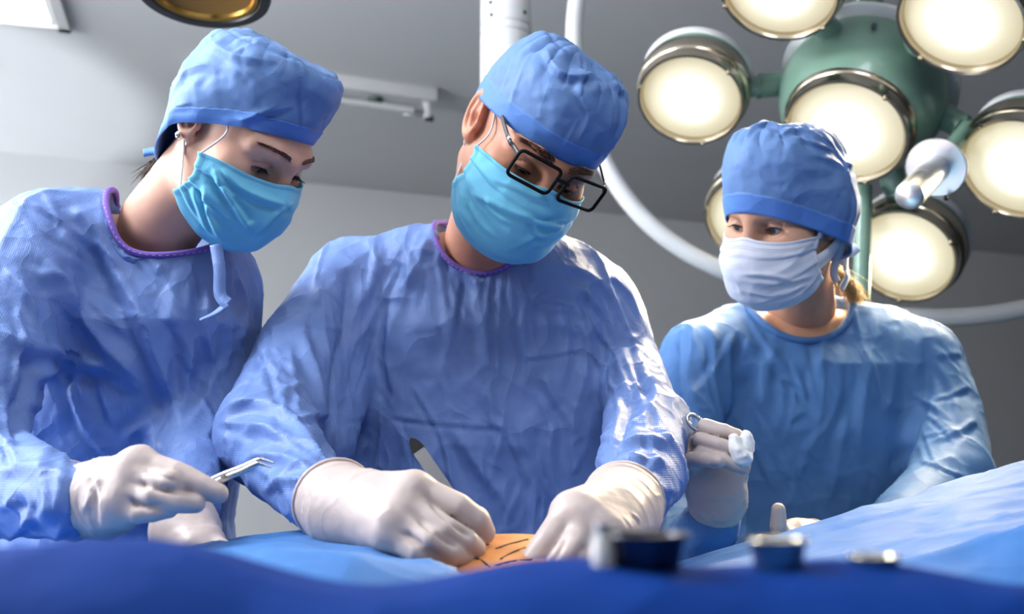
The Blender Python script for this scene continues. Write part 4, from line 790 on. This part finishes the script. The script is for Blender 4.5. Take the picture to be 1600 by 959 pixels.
# printed dotted seams along the top of the white mask
mb = MB()
for row in (4, 9, 11):
    for j in range(14, 104, 1):
        p = (G3[row, j] + G3[row, min(j + 1, 109)]) / 2; n = nrm(np.cross(G3[row + 1, j] - G3[row, j], G3[row, j + 1] - G3[row, j])); n = n if n @ H3.F > 0 or n @ (CAM - p) > 0 else -n
        mb.tube([p + n * .0008, p + n * .0016], .0005, 4)
mb.build('seam_dots', mat('seam_grey', srgb(150, 160, 190), .7), mk3, kind='stuff')
ribbon('mask_tie', mk3, M['mask_w'], [G3[1, -2], H3.w([.082, .02, .0]), H3.w([.088, -.03, -.005]), H3.w([.07, -.08, -.012])], .006, H3.S); ribbon('mask_tie', mk3, M['mask_w'], [G3[-30, -2], H3.w([.08, .01, -.045]), H3.w([.085, -.03, -.02]), H3.w([.07, -.08, -.012])], [.012, .01, .008, .006], H3.S)
ribbon('cap_tie', P3, M['mask_w'], [H3.w([.075, -.07, -.005]), W(1325, 393, 1.66), W(1340, 386, 1.66)], [.005, .007, .008], np.array([0, -1., .3])); ribbon('cap_tie', P3, M['mask_w'], [H3.w([.075, -.07, -.005]), W(1322, 410, 1.65), W(1324, 432, 1.65), W(1314, 452, 1.65)], .006, np.array([.8, -1., 0])); ribbon('cap_tie', P3, M['mask_w'], [H3.w([.075, -.07, -.01]), W(1304, 415, 1.64), W(1308, 440, 1.64)], .006, np.array([0, -1., .1]))
strands('hair', P3, M['hair_b'], [W(1302, 420, 1.68), W(1312, 428, 1.70), W(1318, 440, 1.70)], [nrm(W(1345, 465, 1.72) - W(1305, 425, 1.68))] * 3, .05, 420, .012, .0006, .012, 9, .003)
make_glove(P3, (1120, 788, 1.315), (1100, 850, 1.42), [(1094, 690, 1.32), (1089, 702, 1.315), (1085, 714, 1.31), (1082, 727, 1.305)],
           [[(1102, 667, 1.285), (1130, 673, 1.272), (1150, 680, 1.268)], [(1094, 687, 1.275), (1126, 695, 1.260), (1152, 704, 1.256)], [(1096, 708, 1.270), (1131, 719, 1.254), (1163, 731, 1.25)], [(1080, 718, 1.268), (1100, 718, 1.25), (1123, 721, 1.243)]],
           ([(1140, 760, 1.31), (1158, 725, 1.295), (1160, 700, 1.28)], .0105), [.0096, .0094, .0092, .0094], .0125, .026, .026, palm=[((1120, 765, 1.305), (1112, 722, 1.308), .027, .025), ((1135, 765, 1.305), (1143, 725, 1.30), .020, .015), ((1100, 750, 1.305), (1085, 715, 1.305), .016, .014)], cuff_r=.030, seed=7, wr=1.5,
           strokes=[([(1085, 735), (1100, 732), (1110, 722)], 2, 1.5), ([(1088, 750), (1105, 745), (1120, 735)], 2, 1.5), ([(1100, 775), (1120, 780), (1145, 775)], 2, 1.2)], kf=.003)
make_glove(P3, (1250, 850, 1.40), (1330, 850, 1.46), [(1222, 848, 1.38), (1225, 858, 1.37)], [[(1216, 820, 1.365), (1216, 796, 1.36)], [(1205, 850, 1.36), (1190, 845, 1.35)]], None, [.0105, .0105], .014, .03, .03, seed=8)
# ================================================================== patient, drapes, tables, instruments
TZ = .86
tb = thing('operating_table', (.1, 1.06, 0), 'operating table hidden beneath the long blue drape', 'table')
MB().box((.1, 1.03, TZ - .04), (.98, .21, .04), None, .02).build('mattress', M['dark'], tb); MB().box((.1, 1.03, TZ - .1), (.9, .19, .02), None, .01).build('frame', M['brushed'], tb)
MB().box((.1, 1.06, .42), (.14, .12, .34), None, .02).build('column', M['brushed'], tb); MB().box((.1, 1.06, .05), (.42, .24, .05), None, .03).build('base', M['dark'], tb)
pat = thing('person', (.1, 1.06, TZ), 'patient lying under blue drapes with bare orange-tinted belly marked in pen', 'person')
bc = W(800, 860, 1.03)
def fp(p):
    d = ell((bc[0], 1.045, bc[2] - .098), (.21, .155, .112))(p); d = smin(d, ell((.48, 1.04, TZ + .06), (.24, .16, .075))(p), .05)
    d = smin(d, chain([(-.15, .97, TZ + .05), (-.72, .96, TZ + .045)], [.06, .05])(p), .05); d = smin(d, chain([(-.15, 1.11, TZ + .05), (-.72, 1.11, TZ + .045)], [.06, .05])(p), .05); d = smin(d, chain([(.7, 1.06, TZ + .1), (.78, 1.06, TZ + .1)], [.05, .05])(p), .03); return smin(d, ell((.88, 1.06, TZ + .1), (.11, .08, .095))(p), .03)
V, F = sdf_mesh(fp, (-.85, .8, TZ - .03), (1.02, 1.3, TZ + .3), .010, 1); link('body', mesh(V, F), M['iodine'], pat)
ink = mat('pen_ink', srgb(60, 40, 40), .6)
def on_belly(x, y):
    z = np.linspace(TZ + .3, TZ, 400); v = fp(np.stack([np.full(400, x), np.full(400, y), z], 1).astype(np.float32)); return np.array([x, y, z[np.argmax(v < 0)]])
def belly_px(px, py):
    best = None
    for Y in np.linspace(.85, 1.25, 161):
        p = W(px, py, Y)
        if fp(p[None].astype(np.float32))[0] < 0: return p
    return W(px, py, 1.0)
for ln in ([(775, 858), (795, 851), (825, 843)], [(782, 874), (805, 862), (835, 852)], [(772, 884), (800, 877), (832, 874)], [(735, 870), (752, 876), (765, 886)], [(855, 860), (875, 852)]):
    v, f = tube([belly_px(*q) + [0, 0, .0002] for q in spline([(a, b, 0) for a, b in ln], 12)[:, :2]], .0011, 6); link('pen_line', mesh(v, f), ink, pat)
# long drape over the patient with an opening above the belly
def drape_h(x, y):
    u = (y - 1.06) / .3; lx = np.interp(x, [-.95, -.62, -.33, -.20, -.12, -.05, .0, .12, .20, .30, .42, .6, .9, 1.2], [.97, .99, 1.014, 1.032, 1.028, 1.010, .995, .985, 1.004, 1.026, 1.054, 1.098, 1.17, 1.21]); edge = np.clip(np.abs(y - 1.04) - .15, 0, 1)
    hump = .03 * np.interp(x, [-.5, -.1, .15, .5], [0, .2, .2, 1.0]) * (1 - np.abs(u)) 
    return lx - .6 * edge ** 1.35 * 2.0 - .004 + hump * 0 + .02 * np.interp(x, [.2, .6], [0, 1]) * (y - 1.0) / .2
nx, ny = 300, 90; X = np.linspace(-1.0, 1.25, nx); Yv = np.linspace(.76, 1.36, ny); XX, YY = np.meshgrid(X, Yv); Z = drape_h(XX, YY)
Pn = np.stack([XX.ravel(), YY.ravel(), Z.ravel()], 1)
Z = Z + (fbm(Pn * np.array([7, 12, 0]), 5, 3) * .006 + np.clip(ridged(Pn * np.array([6, 15, 0]) + [0, 3, 0], 9), 0, 1).clip(0, 1) ** 4 * .006).reshape(Z.shape)
Z = np.maximum(Z, .55 + 0 * Z); Vd = np.stack([XX, YY, Z], -1).reshape(-1, 3); F = grid_faces(nx, ny)
c = Vd[F].mean(1); ox = (c[:, 0] - bc[0] - .03) / (.112); oy = (c[:, 1] - 1.0) / .115; keep = (np.abs(ox) ** 3 + np.abs(oy) ** 3) > 1
d = link('patient_drape', mesh(Vd, F[keep]), M['drape'], label='long blue sterile drape over the patient, rising towards the right', cat='drape'); md = d.modifiers.new('th', 'SOLIDIFY'); md.thickness = .003
# instrument table close to the camera
TX, TY, TT = 0.0, .40, 1.056
it = thing('instrument_stand', (TX, TY, 0), 'instrument stand under the dark blue cloth nearest the camera', 'table')
MB().box((TX, TY + .03, TT - .022), (.56, .035, .012), None, .006).build('tray', M['brushed'], it)
for s in (-.4, .4): MB().tube([(s, TY, .03), (s, TY, TT - .03)], .014, 16).build('leg', M['brushed'], it); MB().box((s, TY, .02), (.03, .2, .02), None, .01).build('foot', M['brushed'], it)
nx, ny = 260, 60; tx = np.linspace(-1, 1, nx); ty = np.linspace(-1, 1, ny)
prof = spline([(-.075, -.42, 0), (-.068, -.25, 0), (-.058, -.11, 0), (-.046, -.05, 0), (-.030, -.022, 0), (-.012, -.007, 0), (.015, 0, 0), (.045, .001, 0), (.072, -.003, 0), (.082, -.022, 0), (.088, -.09, 0), (.098, -.4, 0)], ny)[:, :2]
XX = np.repeat((tx * .60)[None], ny, 0); YY = TY + np.repeat(prof[:, :1], nx, 1); ZZ = TT + np.repeat(prof[:, 1:], nx, 1); drop = np.clip(np.abs(prof[:, 1:]) * 4, 0, 1)
fold = np.sin(XX * 34 + 2 * np.sin(XX * 9)) * .008 + np.sin(XX * 71 + 1) * .003; YY = YY + fold * drop * np.sign(prof[:, :1])
lump = .012 * np.exp(-((XX + .165) / .055) ** 2) + .007 * np.exp(-((XX + .06) / .03) ** 2) * 0 + .004 * np.sin(XX * 21) + .003 * np.sin(XX * 47 + 1); ZZ = ZZ + lump * (1 - drop) * np.clip((prof[:, :1] + .05) * 12, 0, 1) - .012 * np.clip((np.abs(XX) - .5) * 10, 0, 1)
Vd = np.stack([XX, YY, ZZ], -1).reshape(-1, 3); d = link('table_cloth', mesh(Vd, grid_faces(nx, ny)), M['drape_f'], label='dark blue cloth hanging over the instrument stand in the blurred foreground', cat='cloth'); md = d.modifiers.new('th', 'SOLIDIFY'); md.thickness = .003
# blurred metal things lying on it
def dish(px, py, Y, r, h, m, label, name='steel_bowl', tilt=(0, 0, 1)):
    c = W(px, py, Y); o = thing(name, c, label, 'bowl')
    MB().lathe([(.0005, 0), (r * .7, 0), (r * .78, h * .1), (r * .95, h * .9), (r * 1.0, h), (r * .96, h), (r * .9, h * .88), (r * .72, h * .14), (.0005, h * .12)], c, tilt, 36).build('bowl', m, o); v, f = tube([c + [r * math.cos(a), r * math.sin(a), h] for a in np.linspace(0, 2 * np.pi, 37)], r * .06, 8, False); link('rim', mesh(v, f), m, o)
    return o
dish(1010, 889, .43, .0165, .013, M['steel_d'], 'dark steel bowl behind a white vial, blurred on the foreground cloth')
vb = W(943, 893, .425); vl = thing('vial', vb, 'white vial standing before the dark bowl on the foreground cloth', 'vial'); MB().lathe([(.0005, 0), (.0042, 0), (.0045, .001), (.0045, .012), (.003, .014), (.003, .016), (.0005, .016)], vb, (0, 0, 1), 20).build('glass', M['white_e'], vl); MB().lathe([(.0034, .0148), (.0036, .0155), (.0036, .018), (.0005, .0182)], vb, (0, 0, 1), 20).build('cap', M['brushed'], vl)
M['gold'] = mat('warm_steel', (.75, .68, .5), .2, 1)  # steel with the lamp's warm reflection put into its colour
dish(1216, 893, .43, .0115, .012, M['gold'], 'larger shiny steel cup in the foreground, right of the dark bowl'); dish(1368, 902, .43, .0095, .008, M['gold'], 'smallest shiny steel cup, farthest right on the foreground cloth')
# scalpel in the surgeon's hand
a, b = W(643, 687, 1.06), W(782, 888, .985); dr = nrm(b - a); sdv = nrm(np.cross(dr, CAM - a)); up = np.cross(sdv, dr); Rk = np.stack([sdv, dr, up], 1); Ls = np.linalg.norm(b - a)
M['knife'] = mat('grey_steel', (.22, .22, .23), .3, 1)
sc = thing('scalpel', b, 'flat steel scalpel handle with black end in the man\'s gloved hand', 'scalpel')
def blade(prof, th, off=0):
    v = []; n = len(prof)
    for z in (-th, th):
        for (t, lo, hi) in prof: v += [a + dr * t + sdv * lo + up * (z + off), a + dr * t + sdv * hi + up * (z + off)]
    f = []
    for i in range(n - 1):
        k = 2 * i; m = 2 * n; f += [[k, k + 1, k + 3, k + 2], [m + k, m + k + 2, m + k + 3, m + k + 1], [k, k + 2, m + k + 2, m + k], [k + 1, m + k + 1, m + k + 3, k + 3]]
    f += [[0, 2 * n, 2 * n + 1, 1], [2 * n - 2, 2 * n - 1, 4 * n - 1, 4 * n - 2]]; return v, f
v, f = blade([(.014, -.0062, .0062), (.06, -.0062, .0062), (.10, -.0055, .005), (Ls - .035, -.004, .0035)], .0016); link('handle', mesh(v, f), M['knife'], sc, smooth=False)
v, f = blade([(-.001, -.0012, .001), (.003, -.004, .0035), (.008, -.0058, .0052), (.015, -.0066, .0066)], .002); link('end_grip', mesh(v, f), M['black'], sc, smooth=False)
v, f = blade([(Ls - .045, -.0035, .0035), (Ls - .02, -.004, .003), (Ls - .006, -.003, .003), (Ls + .003, .002, .003)], .0006); link('blade', mesh(v, f), M['steel_d'], sc, smooth=False)
# bent tweezers
tw = thing('tweezers', W(310, 772, 1.005), 'steel tweezers with bent tips in the left woman\'s gloved hand', 'tweezers')
for s, tip, lb in ((0, [(290, 775, 1.012), (335, 748, .998), (375, 732, .99), (403, 719, .985), (411, 718, .985), (428, 723, .985)], 0), (1, [(292, 780, 1.008), (338, 753, .992), (378, 736, .984), (400, 725, .98), (408, 725, .979), (424, 730, .979)], 1)):
    v, f = tube(spline([W(*q) for q in tip], 40), np.interp(np.linspace(0, 1, 40), [0, .5, .75, 1], [.0034, .0030, .0018, .0005]), 10, True, .6); link('arm', mesh(v, f), M['steel'], tw)
MB().tube([W(347, 746, .99), W(352, 744, .985)], .0018, 10).build('pin', M['steel'], tw)
# clamp with cotton held by the woman on the right
cl = thing('clamp', W(1095, 668, 1.28), 'steel clamp handle poking from the right woman\'s gloved fist', 'clamp')
t = np.linspace(0, 2 * np.pi, 33); a, b = W(1078, 652, 1.29), W(1096, 669, 1.285); mid = (a + b) / 2; dd = nrm(b - a); s2 = nrm(np.cross(dd, nrm(CAM - mid))); n2_ = nrm(s2 * .5 + nrm(CAM - mid) * .85); h = np.linalg.norm(b - a) / 2 + .003
v, f = tube([mid + dd * h * math.cos(q) + n2_ * .0075 * math.sin(q) * .55 + s2 * .0045 * math.sin(q) for q in t], .0024, 10, False); link('finger_ring', mesh(v, f), M['steel'], cl)
MB().tube([b, W(1120, 684, 1.285), W(1152, 694, 1.275)], [.0028, .0028, .002], 10).build('shank', M['steel'], cl)
ct = W(1157, 702, 1.25)
def fc(p): q = p + .0018 * np.stack([noise(p * 140, 3), noise(p * 140, 4), noise(p * 140, 5)], 1); return U(.006, chain([W(1147, 686, 1.252), W(1150, 703, 1.246), W(1158, 714, 1.246)], [.0062, .0088, .0102]), chain([W(1166, 681, 1.256), W(1168, 700, 1.25), W(1163, 714, 1.246)], [.0066, .0074, .009]))(q.astype(np.float32)) + fbm(p * 160, 8, 2) * .0006
V, F = sdf_mesh(fc, ct - .04, ct + .04, .0014, 1); link('cotton_swab', mesh(V, F), M['cotton'], label='folded white cotton swab held in the clamp at the right woman\'s fingertips', cat='swab')
